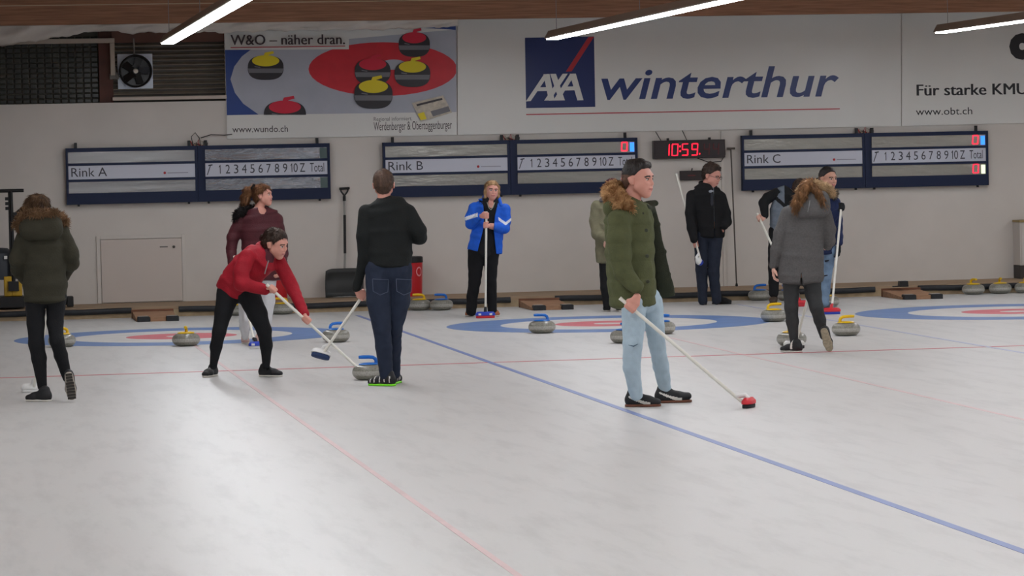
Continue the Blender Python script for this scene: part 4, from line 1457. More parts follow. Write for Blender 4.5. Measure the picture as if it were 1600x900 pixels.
# ---------------------------------------------------------------- brooms
M_SHAFT = mat('broom_shaft_white', (226, 224, 214), rough=0.35)
M_BWHITE = mat('broom_head_white', (222, 222, 220), rough=0.4)
M_BBLUE = mat('broom_blue', (40, 66, 178), rough=0.4)
M_BRED = mat('broom_red', (206, 44, 56), rough=0.4)
M_BPADB = mat('broom_pad_dark_blue', (40, 58, 96), rough=0.8)
M_BPADK = mat('broom_pad_black', (36, 38, 42), rough=0.8)
def broom(p, top, bot, label, headm, padm, headdir, tilt=None, shaftm=None, sockm=None, up=None, hl=0.105, band=None, cl=None):
    """top and bot are points in the person's frame; the head lies at bot with its long side along headdir"""
    A, B = p.W(top), p.W(bot)
    root = tag(empty('broom', tuple(B)), label, 'broom', 'curling brooms')
    d = A - B
    ln = np.linalg.norm(d); n = d / ln
    MB().tube([tuple(n * .035), tuple(n * ln * .5), tuple(d)], [.0125, .013, .0135], 14).build('shaft', shaftm or M_SHAFT, root, smooth=40)
    MB().tube([tuple(d - n * .012), tuple(d + n * .004)], .0145, 14).build('end_cap', M_SHAFT if cl is None else cl, root, smooth=40)
    u = V(0, 0, 1) if up is None else nrm(p.xv * up[0] + p.yv * up[1] + V(0, 0, up[2]))
    h = p.xv * headdir[0] + p.yv * headdir[1] + V(0, 0, headdir[2])
    h = nrm(h - u * (h @ u))
    w = np.cross(u, h)
    xf = Matrix(((h[0], w[0], u[0], 0), (h[1], w[1], u[1], 0), (h[2], w[2], u[2], 0), (0, 0, 0, 1)))
    def oval(z0, z1, a, b_, mb, inset=0.0, top=0.0):
        N = 40
        rings = []
        for zz, ins in ((z0, inset), (z0 + 0.004, 0), (z1 - 0.008, 0), (z1, 0.006), (z1 + top, 0.022 if top else 0.006)):
            rings.append([((a - ins) * math.copysign(abs(math.cos(2 * PI * k / N)) ** .75, math.cos(2 * PI * k / N)), (b_ - ins) * math.copysign(abs(math.sin(2 * PI * k / N)) ** .75, math.sin(2 * PI * k / N)), zz) for k in range(N)])
        vs = [v for r_ in rings for v in r_]
        fs = [(i * N + k, i * N + (k + 1) % N, (i + 1) * N + (k + 1) % N, (i + 1) * N + k) for i in range(len(rings) - 1) for k in range(N)]
        fs += [tuple(range(N))[::-1], tuple((len(rings) - 1) * N + k for k in range(N))]
        mb.add(vs, fs, 0, xf)
    b = MB(); oval(0.031, 0.060, hl, 0.042, b, 0, 0.016)
    hd = b.build('head', headm, root, smooth=50)
    b = MB(); oval(0.0, 0.032, hl - 0.006, 0.037, b, 0.004)
    b.build('pad', padm, hd, smooth=50)
    if band is not None:
        b = MB()
        for sx in (-.55, .55):
            b.box((hl * sx - 0.016, -0.0435, 0.036), (hl * sx + 0.016, 0.0435, 0.057), 0, xf)
        b.build('white_mark', band, hd)
    b = MB(); b.tube([tuple(u * 0.060), tuple(u * 0.07 + n * 0.035), tuple(n * 0.13)], [.021, .018, .0155], 14)
    b.build('socket', sockm or (M_BPADK if band is not None else headm), root, smooth=50)
    return root
# ================================================================ the people
fab = lambda n, c, **k: mat(n, c, rough=k.pop('rough', 0.85), spec=k.pop('spec', 0.25), noise=k.pop('noise', 0.18), nscale=k.pop('nscale', 14), bump=k.pop('bump', 0.25), bscale=k.pop('bscale', 90), **k)
M_OLIVED = fab('dark_olive_parka', (56, 54, 43))
M_BLACKF = fab('black_fabric', (30, 31, 33))
M_LEGB = fab('black_leggings', (26, 27, 30), noise=0.1)
M_MAROON = fab('maroon_puffer', (80, 35, 42), rough=0.6)
M_REDJ = fab('red_softshell', (164, 27, 43), rough=0.7)
M_SWEAT = fab('black_knit', (28, 31, 31))
M_DENIMD = fab('dark_denim', (40, 48, 66), bscale=200)
M_BLUEJ = fab('bright_blue_jacket', (30, 98, 214), rough=0.6)
M_GREENJ = fab('green_parka', (86, 90, 60))
M_GREEND = fab('dark_green_lining', (46, 50, 38))
M_DENIML = fab('pale_denim', (176, 196, 209), bscale=200, noise=0.10)
M_KHAKI = fab('khaki_jacket', (126, 122, 98))
M_NAVYT = fab('navy_trousers', (42, 48, 62))
M_BLKJ = fab('black_jacket', (24, 24, 26))
M_GREYP = fab('grey_parka', (94, 92, 92), nscale=60)
M_LEGG = fab('charcoal_leggings', (58, 59, 60))
M_BLUEGR = fab('blue_grey_fleece', (116, 126, 138))
M_NAVYJ = fab('navy_jacket', (38, 48, 82))
M_WHITEL = fab('pale_grey_leggings', (206, 206, 210), noise=0.06)
M_FURT = fab('tan_fur', (212, 168, 120), c2=(136, 94, 58), noise=0.45, nscale=16, rough=0.95)
M_FURB = fab('brown_fur', (128, 98, 72), noise=0.45, nscale=16, rough=0.95)
M_FURK = fab('black_fur', (34, 30, 30), rough=0.95)
M_FURS = fab('beige_fur', (196, 164, 126), noise=0.35, nscale=16, rough=0.95)
M_FURG = fab('grey_fur', (128, 116, 104), noise=0.3, nscale=16, rough=0.95)
hairm = lambda n, c, c2: mat(n, c, rough=0.5, spec=0.4, noise=0.6, nscale=9, c2=c2, bump=0.5, bscale=30, stretch=(3, 3, 0.8))
M_HBL = hairm('hair_dark_blonde', (120, 90, 62), (74, 52, 36))
M_HBR = hairm('hair_light_brown', (150, 104, 68), (98, 62, 40))
M_HDK = hairm('hair_dark_brown', (74, 56, 46), (48, 36, 30))
M_HSB = hairm('hair_short_brown', (92, 68, 54), (66, 48, 38))
M_HBK = hairm('hair_black', (38, 33, 32), (26, 23, 23))
M_HGO = hairm('hair_blonde', (196, 160, 116), (150, 112, 76))
M_HGI = hairm('hair_ginger_blonde', (166, 120, 78), (106, 74, 48))
M_BROW = mat('eyebrow_brown', (96, 70, 56), rough=0.7)
SKINP = mat('skin_rosy', (212, 152, 136), rough=0.5)
SKINT = mat('skin_tan', (196, 146, 124), rough=0.5)
M_SOLEW = mat('sole_white', (216, 212, 204), rough=0.6)
M_SOLEK = mat('sole_black', (32, 32, 34), rough=0.7)
M_SOLEL = mat('sole_lime', (128, 232, 44), rough=0.5)
M_SOLEG = mat('sole_gum', (112, 70, 52), rough=0.6)
M_SHK = mat('shoe_black', (30, 31, 34), rough=0.6, noise=0.2, nscale=30)
M_SHW = mat('shoe_white', (218, 214, 208), rough=0.5)
M_SHP = mat('shoe_pink', (206, 172, 164), rough=0.6)
M_SHBE = mat('shoe_beige', (166, 152, 130), rough=0.7, noise=0.3, nscale=50)
M_BOOT = mat('boot_brown', (70, 58, 46), rough=0.7)
M_SHG = mat('shoe_grey', (110, 112, 122), rough=0.7)
M_TREAD = mat('tread_dark', (56, 52, 48), rough=0.8)

def quilt(pitch, amp, z0=0.0, slope=0.0):
    return lambda P: amp * (0.55 - np.sqrt(np.abs(np.sin(PI * (P[:, 2] + slope * np.abs(P[:, 0]) - z0) / pitch))))

def under(tor):
    return [limb(a['A'], a['A'] + a['n'] * a['L'], tuple(x * .74 for x in a['ra']), tuple(x * .74 for x in a['rb']), a['lat'], .4) for a in tor[:-1]]

def mix(a, b, t):
    return a + (b - a) * t

# ---------------------------------------------------------------- dark olive parka, seen from behind, far left
p = Person(64, 626, 'person in a dark olive fur-hooded parka and black leggings at the left edge, back turned', hb=.006)
p.head(61, 327, .02, 43, 152, 0, 0, neck=(63, 352, .02))
top, bot = p.J(88, 408, .34), p.G(52, 613)
g1, g2 = mix(top, bot, .12), mix(top, bot, .27)
w1 = p.grip(g1, top - bot, p.J(113, 412, .06) - g1)
w2 = p.grip(g2, top - bot, p.J(29, 424, .08) - g2)
armL = p.limbs_px([(38, 366, 0, 12), (27, 404, -.02, 11.5), (29, 423, .06, 10.5)]) + [(mix(p.J(29, 423, .06), w2, .9), p.r(8))]
armR = p.limbs_px([(98, 364, 0, 12), (111, 396, -.02, 12), (112, 411, .05, 11)]) + [(mix(p.J(112, 411, .05), w1, .9), p.r(8))]
tor = p.torso([(350, 50, 88, .09, 0), (360, 37, 99, .115, 0), (385, 37, 102, .13, 0), (415, 38, 102, .135, 0), (445, 36, 104, .145, 0), (468, 38, 104, .145, 0)])
legL = p.limbs_px([(54, 466, 0, 16), (56, 505, 0, 13.5), (57, 537, -.02, 12), (61, 560, 0, 11.5), (66, 604, 0, 7.5)])
legR = p.limbs_px([(88, 466, 0, 16), (86, 505, 0, 12.5), (89, 533, -.06, 11), (95, 555, .0, 10.5), (105, 590, .08, 7.5)])
hood = [limb(p.J(44, 357, -.12), p.J(84, 356, -.12), (.1, .075), (.1, .075), V(0, .35, 1)), limb(p.J(50, 346, -.05), p.J(78, 345, -.05), .085, .085)]
p.body(under(tor), chain([(a, r * .75) for a, r in legL]), chain([(a, r * .75) for a, r in legR]), chain([(a, r * .7) for a, r in armL]), chain([(a, r * .7) for a, r in armR]))
sculpt('jacket', tor + chain(armL) + chain(armR), M_OLIVED, p.root, .0085, .03, extra=quilt(.17, .007), wr=(26, .004))
sculpt('hood', hood, M_OLIVED, p.root, .008, .05, wr=(30, .005))
tufts('fur_trim', chain([(p.J(29, 352, -.04), .034), (p.J(36, 340, -.09), .038), (p.J(58, 336, -.12), .036), (p.J(82, 336, -.09), .036), (p.J(97, 344, -.02), .034), (p.J(99, 352, .04), .026)]), M_FURB, p.root, 2600, .042, 1)
p.hair_cap(M_HBL, .014, .045, [*chain([(p.J(50, 318, .0), .055), (p.J(42, 330, -.02), .05), (p.J(37, 343, -.02), .035)]), *chain([(p.J(60, 322, -.03), .06), (p.J(62, 338, -.05), .06)])], wr=(70, .005), strands=(3000, .05, .15, .003))
sculpt('leggings', chain(legL) + chain(legR) + [limb(p.J(57, 462, 0), p.J(86, 462, 0), .09, .09)], M_LEGB, p.root, .008, .02, wr=(40, .002))
white_side = lambda c: np.where((c[:, 2] < .03) | ((np.abs(c[:, 1] - .05) < .02) & (c[:, 2] > .06)), 1, 0)
p.shoe(p.G(68, 627.5), (-.8, .6, 0), M_SHK, M_SOLEW, 1.0)
tip = p.G(113, 628)
fw, up = nrm((.10, .36, -.93)), nrm((-.02, .93, .36))
o_ = tip - fw * .172 + V(0, 0, .012)
treads = lambda c: np.where((c[:, 2] < .004) & (np.abs(c[:, 0]) < .036) & (np.sin(c[:, 1] * 230) > -.2), 1, 0)
so = p.shoe(o_ + up * .085, fw, M_SHK, [mat('sole_worn', (168, 160, 150), rough=0.7)], 1.0, up=up, flat=False)
b = MB()
lt = np.cross(fw, up)
for kx in range(9):
    c0 = o_ + fw * (-.06 + kx * .026) - up * .0035
    hw = .026 if kx < 3 else .033
    b.add([tuple(c0 + lt * sx * hw + fw * sy * .009 + up * sz * .003) for sx in (-1, 1) for sy in (-1, 1) for sz in (-1, 1)], [(0, 1, 3, 2), (4, 6, 7, 5), (0, 4, 5, 1), (2, 3, 7, 6), (0, 2, 6, 4), (1, 5, 7, 3)])
b.build('tread', M_TREAD, so)
broom(p, top, bot, 'broom with a white head held by the person in the dark olive parka', M_BWHITE, M_BWHITE, (1, .2, 0))

# ---------------------------------------------------------------- maroon jacket, behind the red one
p = Person(392, 538, 'person in a maroon jacket with black fur collar and pale leggings, looking right', tone=SKINP, hb=.006)
p.head(410.5, 305.5, 0, 33, 68, -4, 0, neck=(403, 328, .02), brow=M_BROW)
top, bot = p.J(366.5, 401, -.12), p.G(400, 545)
g1 = mix(top, bot, .07)
w1 = p.grip(g1, top - bot, p.J(362, 385, 0) - g1, size=.95)
armL = p.limbs_px([(375, 342, 0, 9), (364, 371, .0, 9), (361.5, 390, 0, 7.8)]) + [(mix(p.J(361.5, 390, 0), w1, .85), p.r(6.5))]
armR = p.limbs_px([(433, 342, 0, 9), (440, 374, 0, 8.8), (442, 397, -.03, 8), (440, 413, -.1, 6.5)])
tor = p.torso([(327, 385, 416, .08, 0), (337, 374, 433, .10, 0), (359, 376, 440, .12, 0), (387, 378, 443, .125, 0), (414, 378, 446, .13, 0), (434, 377, 447, .13, 0)])
legL = p.limbs_px([(384, 436, 0, 13), (383, 470, 0, 11), (383, 499, -.03, 9.2), (382.5, 511, 0, 8), (383, 526, 0, 5.5)])
legR = p.limbs_px([(419, 436, 0, 13), (419, 470, 0, 10.5), (416, 499, -.03, 9), (412, 511, 0, 8), (407, 528, 0, 5.5)])
wR = p.J(440, 415, -.11)
p.hand(wR, (-.3, -.2, -1), (-1, .2, 0), .5, .95)
p.body(under(tor), *[chain([(a, r * .75) for a, r in q]) for q in (legL, legR, armL, armR)])
sculpt('jacket', tor + chain(armL) + chain(armR), M_MAROON, p.root, .0085, .025, extra=quilt(.09, .006), wr=(26, .004), cut=[lambda P: np.linalg.norm((P - p.J(410, 324, -.06)) / V(.8, 1.1, 1.5), axis=1) - .058])
tufts('fur_trim', chain([(p.J(370, 345, -.02), .032), (p.J(373, 335, -.03), .042), (p.J(382, 328, .02), .044), (p.J(398, 326, .09), .035), (p.J(414, 327, .08), .03), (p.J(422, 333, -.02), .024)]), M_FURK, p.root, 1800, .035, 2)
p.hair_cap(M_HBR, .010, .006, chain([(p.J(397, 293, .02), .032), (p.J(388, 300, .03), .045), (p.J(384, 310, .03), .046), (p.J(381, 320, .02), .036), (p.J(379, 327, .0), .018)]), wr=(60, .007), strands=(2600, .045, .35, .003), ear=True)
MB().tube([tuple(p.J(397.5, 288, -.01)), tuple(p.J(394, 294, -.02)), tuple(p.J(394, 298, 0))], [.014, .018, .014], 10).build('hair_tie', M_FURK, p.root, smooth=60)
sculpt('leggings', chain(legL) + chain(legR) + [limb(p.J(388, 432, 0), p.J(416, 432, 0), .09, .09)], M_WHITEL, p.root, .0085, .02, wr=(40, .002))
p.shoe(p.G(383, 536.5), (.05, -1, 0), M_SHP, M_SOLEW, .93)
p.shoe(p.G(407, 538), (.7, -.7, 0), M_SHP, M_SOLEW, .93)
broom(p, top, bot, 'broom with a blue and white head standing behind the red jacket\'s legs', M_BBLUE, M_BWHITE, (1, .3, 0), band=M_BWHITE, hl=.075)

# ---------------------------------------------------------------- red jacket, bending to sweep
p = Person(378, 590, 'person in a red jacket and black leggings bending forward to sweep', tone=SKINP, hb=.0055)
p.head(430, 380, -.10, 45, 58, 18, -6, neck=(413, 399, -.05), brow=M_BROW)
top, bot = p.J(417, 445, -.26), p.G(574, 588)
bot2 = bot + V(0, 0, .05)
g1, g2 = mix(top, bot2, .055), mix(top, bot2, .40)
w1 = p.grip(g1, top - bot2, p.J(374, 440, -.12) - g1, palm=(0, 1, .3))
w2 = p.grip(g2, top - bot2, p.J(456, 446, 0) - g2)
armL = p.limbs_px([(386, 402, -.16, 13), (377, 425, -.2, 12.5), (377, 443, -.24, 11.5)]) + [(mix(p.J(377, 443, -.24), w1, .88), p.r(8))]
armR = p.limbs_px([(436, 410, .02, 12), (452, 440, .02, 10.5), (457, 450, .02, 10)]) + [(mix(p.J(457, 450, .02), w2, .9), p.r(7))]
pts_ = [((361, 456), 25, .13, .08), ((368, 442), 27, .14, .06), ((387, 422), 29, .135, .01), ((408, 403), 27, .125, -.05), ((417, 393), 15, .08, -.07)]
st = [(p.J(q[0], q[1], dy), (p.r(a), d_)) for q, a, d_, dy in pts_]
tor = chain(st, V(.76, -.1, -.65), .25)
legL = p.limbs_px([(357, 458, .06, 19), (349, 488, .02, 13.5), (342.5, 518, -.03, 10.5), (337.5, 542, 0, 9.3), (333.5, 572, .02, 5.8)])
legR = p.limbs_px([(388, 460, .04, 18), (402, 490, -.02, 15.5), (412.5, 516, -.06, 11.5), (416, 540, -.02, 9.5), (416, 572, 0, 6)])
p.body(under(tor), *[chain([(a, r * .75) for a, r in q]) for q in (legL, legR, armL, armR)])
col = [limb(p.J(405, 399, -.03), p.J(412, 388, -.02), (.085, .075), (.075, .06), V(.76, -.3, -.65), .3), limb(p.J(400, 393, .02), p.J(409, 384, .03), .05, .04)]
zx = [p.J(421, 404, -.2), p.J(417, 428, -.2)]
sculpt('jacket', tor + chain(armL) + chain(armR), M_REDJ, p.root, .0075, .025, wr=(34, .0055),
       cut=[lambda P: np.linalg.norm((P - p.J(424, 402, -.16)) / V(1.0, 1.0, 1.15), axis=1) - .055])
sculpt('hood', col, M_REDJ, p.root, .007, .03, wr=(34, .004), cut=[lambda P: np.linalg.norm(P - p.J(428, 398, -.14), axis=1) - .085])
sculpt('undershirt', [limb(p.J(413, 407, -.07), p.J(420, 396, -.09), (.085, .07), (.06, .06), V(.76, -.1, -.65))], fab('dusky_maroon_top', (92, 48, 56)), p.root, .008)
MB().tube([tuple(p.J(419.5, 407, -.19)), tuple(p.J(413.5, 428, -.18))], .005, 6).build('zip', M_GREY, p.root)
p.hair_cap(M_HDK, .009, .010, [limb(p.HP(0, -.085, .025), p.HP(0, -.115, .01), .040 * p.hs, .030 * p.hs), limb(p.HP(.02, -.06, -.02), p.HP(.02, -.055, -.07), .05 * p.hs, .03 * p.hs)], wr=(100, .003), side=.02, ear=True, strands=(2200, .030, .16, .0025))
sculpt('leggings', chain(legL) + chain(legR) + [limb(p.J(360, 455, .06), p.J(384, 457, .05), .10, .10)], M_LEGB, p.root, .008, .02, wr=(40, .002))
p.shoe(p.G(332, 588), (-.45, -.9, 0), M_SHK, M_SOLEW, .95)
p.shoe(p.G(416, 588.5), (.87, -.5, 0), M_SHK, M_SOLEW, .95)
broom(p, top, bot, 'broom reaching from the red jacket\'s hands to the stone by the lime soles', M_BWHITE, M_BPADB, (.6, -.8, 0), hl=.09)

# ---------------------------------------------------------------- black sweater, from behind
p = Person(604, 603, 'man in a black sweater and dark jeans with lime-soled shoes, seen from behind', tone=SKINP, hb=.0055)
p.head(599.5, 288, 0, 45, 176, -2, 0, neck=(601, 313, .0))
top, bot = p.J(577, 447, .10), p.J(500, 559, .22)
g1 = mix(top, bot, .13)
w1 = p.grip(g1, top - bot, p.J(570, 405, .02) - g1, palm=(1, 0, 0))
armL = p.limbs_px([(572, 331, 0, 12), (568, 370, -.01, 11), (569, 405, .02, 9.5)]) + [(w1 + V(-.005, 0, .02), p.r(6.8))]
armR = p.limbs_px([(638, 331, 0, 12), (654, 361, -.02, 12), (655, 371, .03, 11), (634, 371, .24, 8)])
p.hand(p.J(630, 371, .27), (-1, .2, .3), (0, -1, 0), .5)
tor = p.torso([(309, 588, 613, .07, 0), (316, 574, 630, .095, 0), (330, 571, 641, .12, 0), (360, 573, 643, .125, 0), (395, 574, 644, .125, 0), (414, 574, 643, .13, 0)])
legL = p.limbs_px([(591, 424, 0, 21), (592, 470, -.03, 19), (596.5, 513, -.06, 14), (599.5, 543, -.04, 12.8), (603.5, 586, 0, 10.5)])
legR = p.limbs_px([(625, 424, 0, 18.5), (624, 470, .02, 16.5), (617, 513, .05, 11.5), (616, 543, .12, 10.5), (616, 584, .2, 9)])
p.body(under(tor), *[chain([(a, r * .75) for a, r in q]) for q in (legL, legR, armL, armR)])
sculpt('sweater', tor + chain(armL) + chain(armR), M_SWEAT, p.root, .008, .025, wr=(30, .004))
MB().tube([tuple(p.nk + V(.066 * math.cos(a), .062 * math.sin(a) + .005, .008)) for a in np.linspace(0, 2 * PI, 25)], .007, 8).build('collar', fab('dark_red_collar', (92, 40, 40)), p.root, smooth=60)
p.hair_cap(M_HSB, .008, .0, wr=(150, .002), side=.03, ear=True, strands=(2000, .011, .7, .0022))
jeans = sculpt('jeans', chain(legL) + chain(legR) + [limb(p.J(592, 420, 0), p.J(624, 420, 0), (.13, .105), (.13, .105), V(0, 0, 1))], M_DENIMD, p.root, .008, .014, wr=(45, .005))
b = MB()
for x0 in (582, 619):
    q = [p.J(x0, 436, -.135), p.J(x0 + 25, 437, -.135), p.J(x0 + 24, 456, -.132), p.J(x0 + 12, 461, -.132), p.J(x0 + 1, 455, -.13)]
    b.tube([tuple(v) for v in q + q[:1]], .0022, 5)
b.build('pocket_stitching', mat('denim_stitch', (84, 92, 112), rough=0.8), jeans)
lime = lambda c: np.where((c[:, 2] > .03) & (c[:, 2] < .08) & (np.abs(np.sin(c[:, 1] * 70)) < .3), 1, 0)
p.shoe(p.G(605, 603), (-.62, .4, 0), None, M_SOLEL, 1.08, mats=[M_SHK, M_SHW], pick=lime)
p.shoe(p.G(616, 599.5), (.2, .98, 0), None, M_SOLEL, 1.08, mats=[M_SHK, M_SHW], pick=lime)
broom(p, top, bot, 'white broom with a dark blue pad, lifted by the man in the black sweater', M_BWHITE, M_BPADB, (1, 0, -.28), up=(.25, .40, .88), hl=.085)

# ---------------------------------------------------------------- bright blue jacket, facing the camera
p = Person(756, 494.5, 'woman in a bright blue jacket and black trousers leaning on her broom', tone=SKINP, hb=.006)
p.head(768.5, 298, 0, 30, 12, -2, 4, neck=(766, 316, .02), brow=M_BROW)
top, bot = p.J(759.8, 331, -.30), p.G(758.5, 497)
g1, g2 = mix(top, bot, .035), mix(top, bot, .125)
w1 = p.grip(g1, top - bot, p.J(735, 351, -.06) - g1, size=.95)
w2 = p.grip(g2, top - bot, p.J(789, 358, -.06) - g2, size=.95)
armL = p.limbs_px([(741, 325, 0, 9), (735, 341, -.02, 8.6), (736, 350, -.06, 8.2)]) + [(mix(p.J(736, 350, -.06), w1, .85), p.r(6.2))]
armR = p.limbs_px([(789, 327, 0, 9), (789.5, 345, -.02, 8.6), (788, 357, -.06, 8.2)]) + [(mix(p.J(788, 357, -.06), w2, .85), p.r(6.2))]
tor = p.torso([(311, 756, 778, .075, 0), (317, 746, 784, .09, 0), (324, 739, 790, .105, 0), (350, 738, 788, .125, 0), (371, 735, 786, .13, 0), (392, 730, 785, .135, 0)])
legL = p.limbs_px([(744, 392, 0, 13), (743.5, 410, 0, 12.3), (741.5, 441, -.02, 9.6), (738, 463, 0, 8.8), (736, 486, 0, 8.2)])
legR = p.limbs_px([(768, 392, 0, 12.5), (767, 410, 0, 11.2), (767.5, 441, -.02, 8.4), (768.5, 463, 0, 7.8), (769, 486, 0, 7.4)])
small = [limb(a['A'], a['A'] + a['n'] * a['L'], tuple(x * .8 for x in a['ra']), tuple(x * .8 for x in a['rb']), a['lat']) for a in tor]
p.body(under(tor), *[chain([(a, r * .75) for a, r in q]) for q in (legL, legR, armL, armR)])
zz = [p.J(760, y)[2] for y in (400, 393, 358, 337, 323, 305)]
ll = [p.J(x, 350)[0] for x in (743, 745, 755, 757, 756, 754)]
rr = [p.J(x, 350)[0] for x in (775, 774, 771, 773.5, 777, 781)]
opening = lambda P: np.maximum(np.maximum(P[:, 0] - np.interp(P[:, 2], zz, rr), np.interp(P[:, 2], zz, ll) - P[:, 0]), P[:, 1] - .0)
inner = lambda P: blend(P, small, .02) - .008
chev = [p.J(x, y, -.1) for x, y in ((731, 340), (742, 334), (748, 335), (741, 340), (732, 343), (778, 344), (784, 344), (790, 350), (795, 345))]
def chevron(c):
    x, z = c[:, 0], c[:, 2]
    a = p.J(738, 338, -.05); e = p.J(788, 347, -.05)
    m1 = (x < a[0] + .065) & (np.abs(z - a[2] - .32 * (x - a[0])) < .022)
    m2 = (x > e[0] - .07) & (np.abs(z - e[2] - .75 * np.abs(x - e[0] - .015) + .02) < .018) & (c[:, 1] < .03)
    return np.where(m1 | m2, 1, 0)
sculpt('jacket', tor + chain(armL) + chain(armR), [M_BLUEJ, fab('white_chevron', (222, 226, 232), noise=0.04)], p.root, .008, .022, wr=(32, .004), hollow=lambda P: np.maximum(inner(P), P[:, 1] - .05), cut=[opening], pick=chevron)
cl_ = [limb(p.J(756, 317, -.03), p.J(757, 308, .02), .030, .024), limb(p.J(757, 308, .02), p.J(768, 307, .09), .024, .026), limb(p.J(768, 307, .09), p.J(779, 309, .03), .026, .024), limb(p.J(779, 309, .03), p.J(783, 321, -.06), .024, .022)]
sculpt('collar', cl_, [M_BLUEJ], p.root, .007, .015)
sculpt('top', small + [limb(p.J(766, 318, 0), p.J(767, 311, .01), (.072, .068), (.060, .06), None, .3)], M_BLACKF, p.root, .008, .02, cut=[lambda P: np.linalg.norm((P - p.J(767.5, 316, -.10)) / V(.75, 1, 1.3), axis=1) - .058])
MB().tube([tuple(p.J(x, y, d)) for x, y, d in ((761, 316, -.085), (764, 325, -.118), (767, 328, -.122), (770, 324, -.118), (773, 316, -.08))], .0035, 6).build('lanyard', mat('lanyard_pale', (170, 176, 160), rough=0.5), p.root)
p.hair_cap(M_HGO, .009, .006, [*chain([(p.HP(-.066, .02, .05), .020), (p.HP(-.078, .012, -.01), .020), (p.HP(-.074, .005, -.07), .019), (p.HP(-.082, 0, -.12), .012)]), *chain([(p.HP(.066, .02, .05), .020), (p.HP(.078, .012, -.01), .020), (p.HP(.074, .005, -.08), .021), (p.HP(.072, -.005, -.13), .013)]), *chain([(p.HP(0, -.06, 0), .06), (p.HP(0, -.06, -.09), .05)])], wr=(90, .003), side=-.05, strands=(1800, .04, .12, .003))
sculpt('trousers', chain(legL) + chain(legR) + [limb(p.J(748, 388, 0), p.J(767, 388, 0), (.11, .10), (.11, .10), V(0, 0, 1))], M_BLKJ, p.root, .008, .014, wr=(30, .004))
brtoe = lambda c: np.where((c[:, 1] > .075), 1, 0)
p.shoe(p.G(736, 493.5), (-.25, -.97, 0), None, M_SOLEW, 1.0, mats=[M_SHW, fab('orange_brown_toe', (176, 108, 72))], pick=brtoe)
p.shoe(p.G(770, 493.5), (.35, -.94, 0), None, M_SOLEW, 1.0, mats=[M_SHW, fab('orange_brown_toe', (176, 108, 72))], pick=brtoe)
broom(p, top, bot, 'upright broom with a blue and red head held by the woman in blue', M_BBLUE, M_BRED, (1, 0, 0), band=M_BWHITE, hl=.118)

# ---------------------------------------------------------------- khaki jacket, half hidden behind the green parka
p = Person(957, 487, 'person in a khaki jacket and dark red hat behind the green parka', hb=.0065)
p.head(957, 296, 0, 31, 25, 5, 0, neck=(956, 315, .01))
armL = p.limbs_px([(933, 322, 0, 9.5), (930, 345, -.01, 9.2), (933, 366, -.06, 8.4), (952, 376, -.22, 7)])
armR = p.limbs_px([(980, 322, 0, 9.5), (985, 345, -.01, 9), (982, 366, -.06, 8), (964, 378, -.22, 7)])
p.hand(p.J(954, 376.5, -.24), (1, -.3, -.2), (0, 1, 0), .5)
p.hand(p.J(962, 378.5, -.24), (-1, -.3, -.2), (0, 1, 0), .5)
tor = p.torso([(309, 944, 968, .08, 0), (316, 936, 978, .10, 0), (326, 929, 984, .115, 0), (350, 929, 985, .13, 0), (380, 930, 985, .135, 0), (408, 931, 986, .14, 0)])
legL = p.limbs_px([(945, 400, 0, 10), (945, 430, 0, 8), (945, 450, -.02, 7), (948, 478, 0, 5.5)])
legR = p.limbs_px([(970, 400, 0, 10), (970, 430, 0, 8), (969, 450, -.02, 7), (967, 478, 0, 5.5)])
p.body(under(tor), *[chain([(a, r * .75) for a, r in q]) for q in (legL, legR, armL, armR)])
sculpt('jacket', tor + chain(armL) + chain(armR), M_KHAKI, p.root, .0085, .022, wr=(38, .006))
sculpt('scarf', chain([(p.J(940, 313, -.05), .03), (p.J(950, 309, -.09), .035), (p.J(966, 309, -.09), .035), (p.J(974, 313, -.04), .03)]), fab('patterned_scarf', (130, 124, 122), noise=0.6, nscale=40), p.root, .009, .02)
kk = p.hs
sculpt('hat', [limb(p.HP(0, -.022, .036), p.HP(0, .004, .042), (.090 * kk, .096 * kk), (.088 * kk, .094 * kk), p.hl)], fab('dark_red_hat', (78, 40, 46)), p.root, .008, .02, cut=[lambda P: (P - p.HP(0, 0, .030)) @ p.hu])
sculpt('trousers', chain(legL) + chain(legR) + [limb(p.J(948, 396, 0), p.J(967, 396, 0), (.10, .10), (.10, .10), V(0, 0, 1))], M_BLACKF, p.root, .0085, .014)
p.shoe(p.G(949, 486), (-.1, -1, 0), M_SHK, M_SOLEW, .95)
p.shoe(p.G(967, 486), (.15, -1, 0), M_SHK, M_SOLEW, .95)

# ---------------------------------------------------------------- green parka, profile to the right, nearest to the camera
p = Person(1010, 636, 'young man in an open green parka and light blue jeans, in profile', tone=SKINP, hb=.005)
p.head(996.5, 280, 0, 57, 62, 2, 0, neck=(986, 317, .0), brow=M_HBK)
top, bot = p.J(969, 466, -.30), p.G(1170, 637)
bot2 = bot + V(-.03, 0, .06)
g1 = mix(top, bot2, .085)
w1 = p.grip(g1, top - bot2, p.J(971, 405, -.25) - g1, palm=(-.1, -1, 0), size=1.12)
armN = p.limbs_px([(968, 345, -.19, 19), (967, 376, -.23, 18), (969, 402, -.25, 16.5), (975, 428, -.26, 14)]) + [(w1 + V(-.008, 0.0, .075), p.r(11))]
armF = p.limbs_px([(1003, 345, .19, 16), (1004, 395, .23, 14), (1008, 430, .2, 12), (1012, 455, .12, 10)])
p.hand(p.J(1012, 457, .1), (.1, -.2, -1), (-1, 0, 0), .4)
tor = p.torso([(312, 966, 1006, .11, 0), (321, 952, 1016, .19, 0), (347, 945, 1021, .205, 0), (393, 946, 1022, .20, 0), (440, 950, 1024, .195, 0), (474, 953, 1025, .195, 0)])
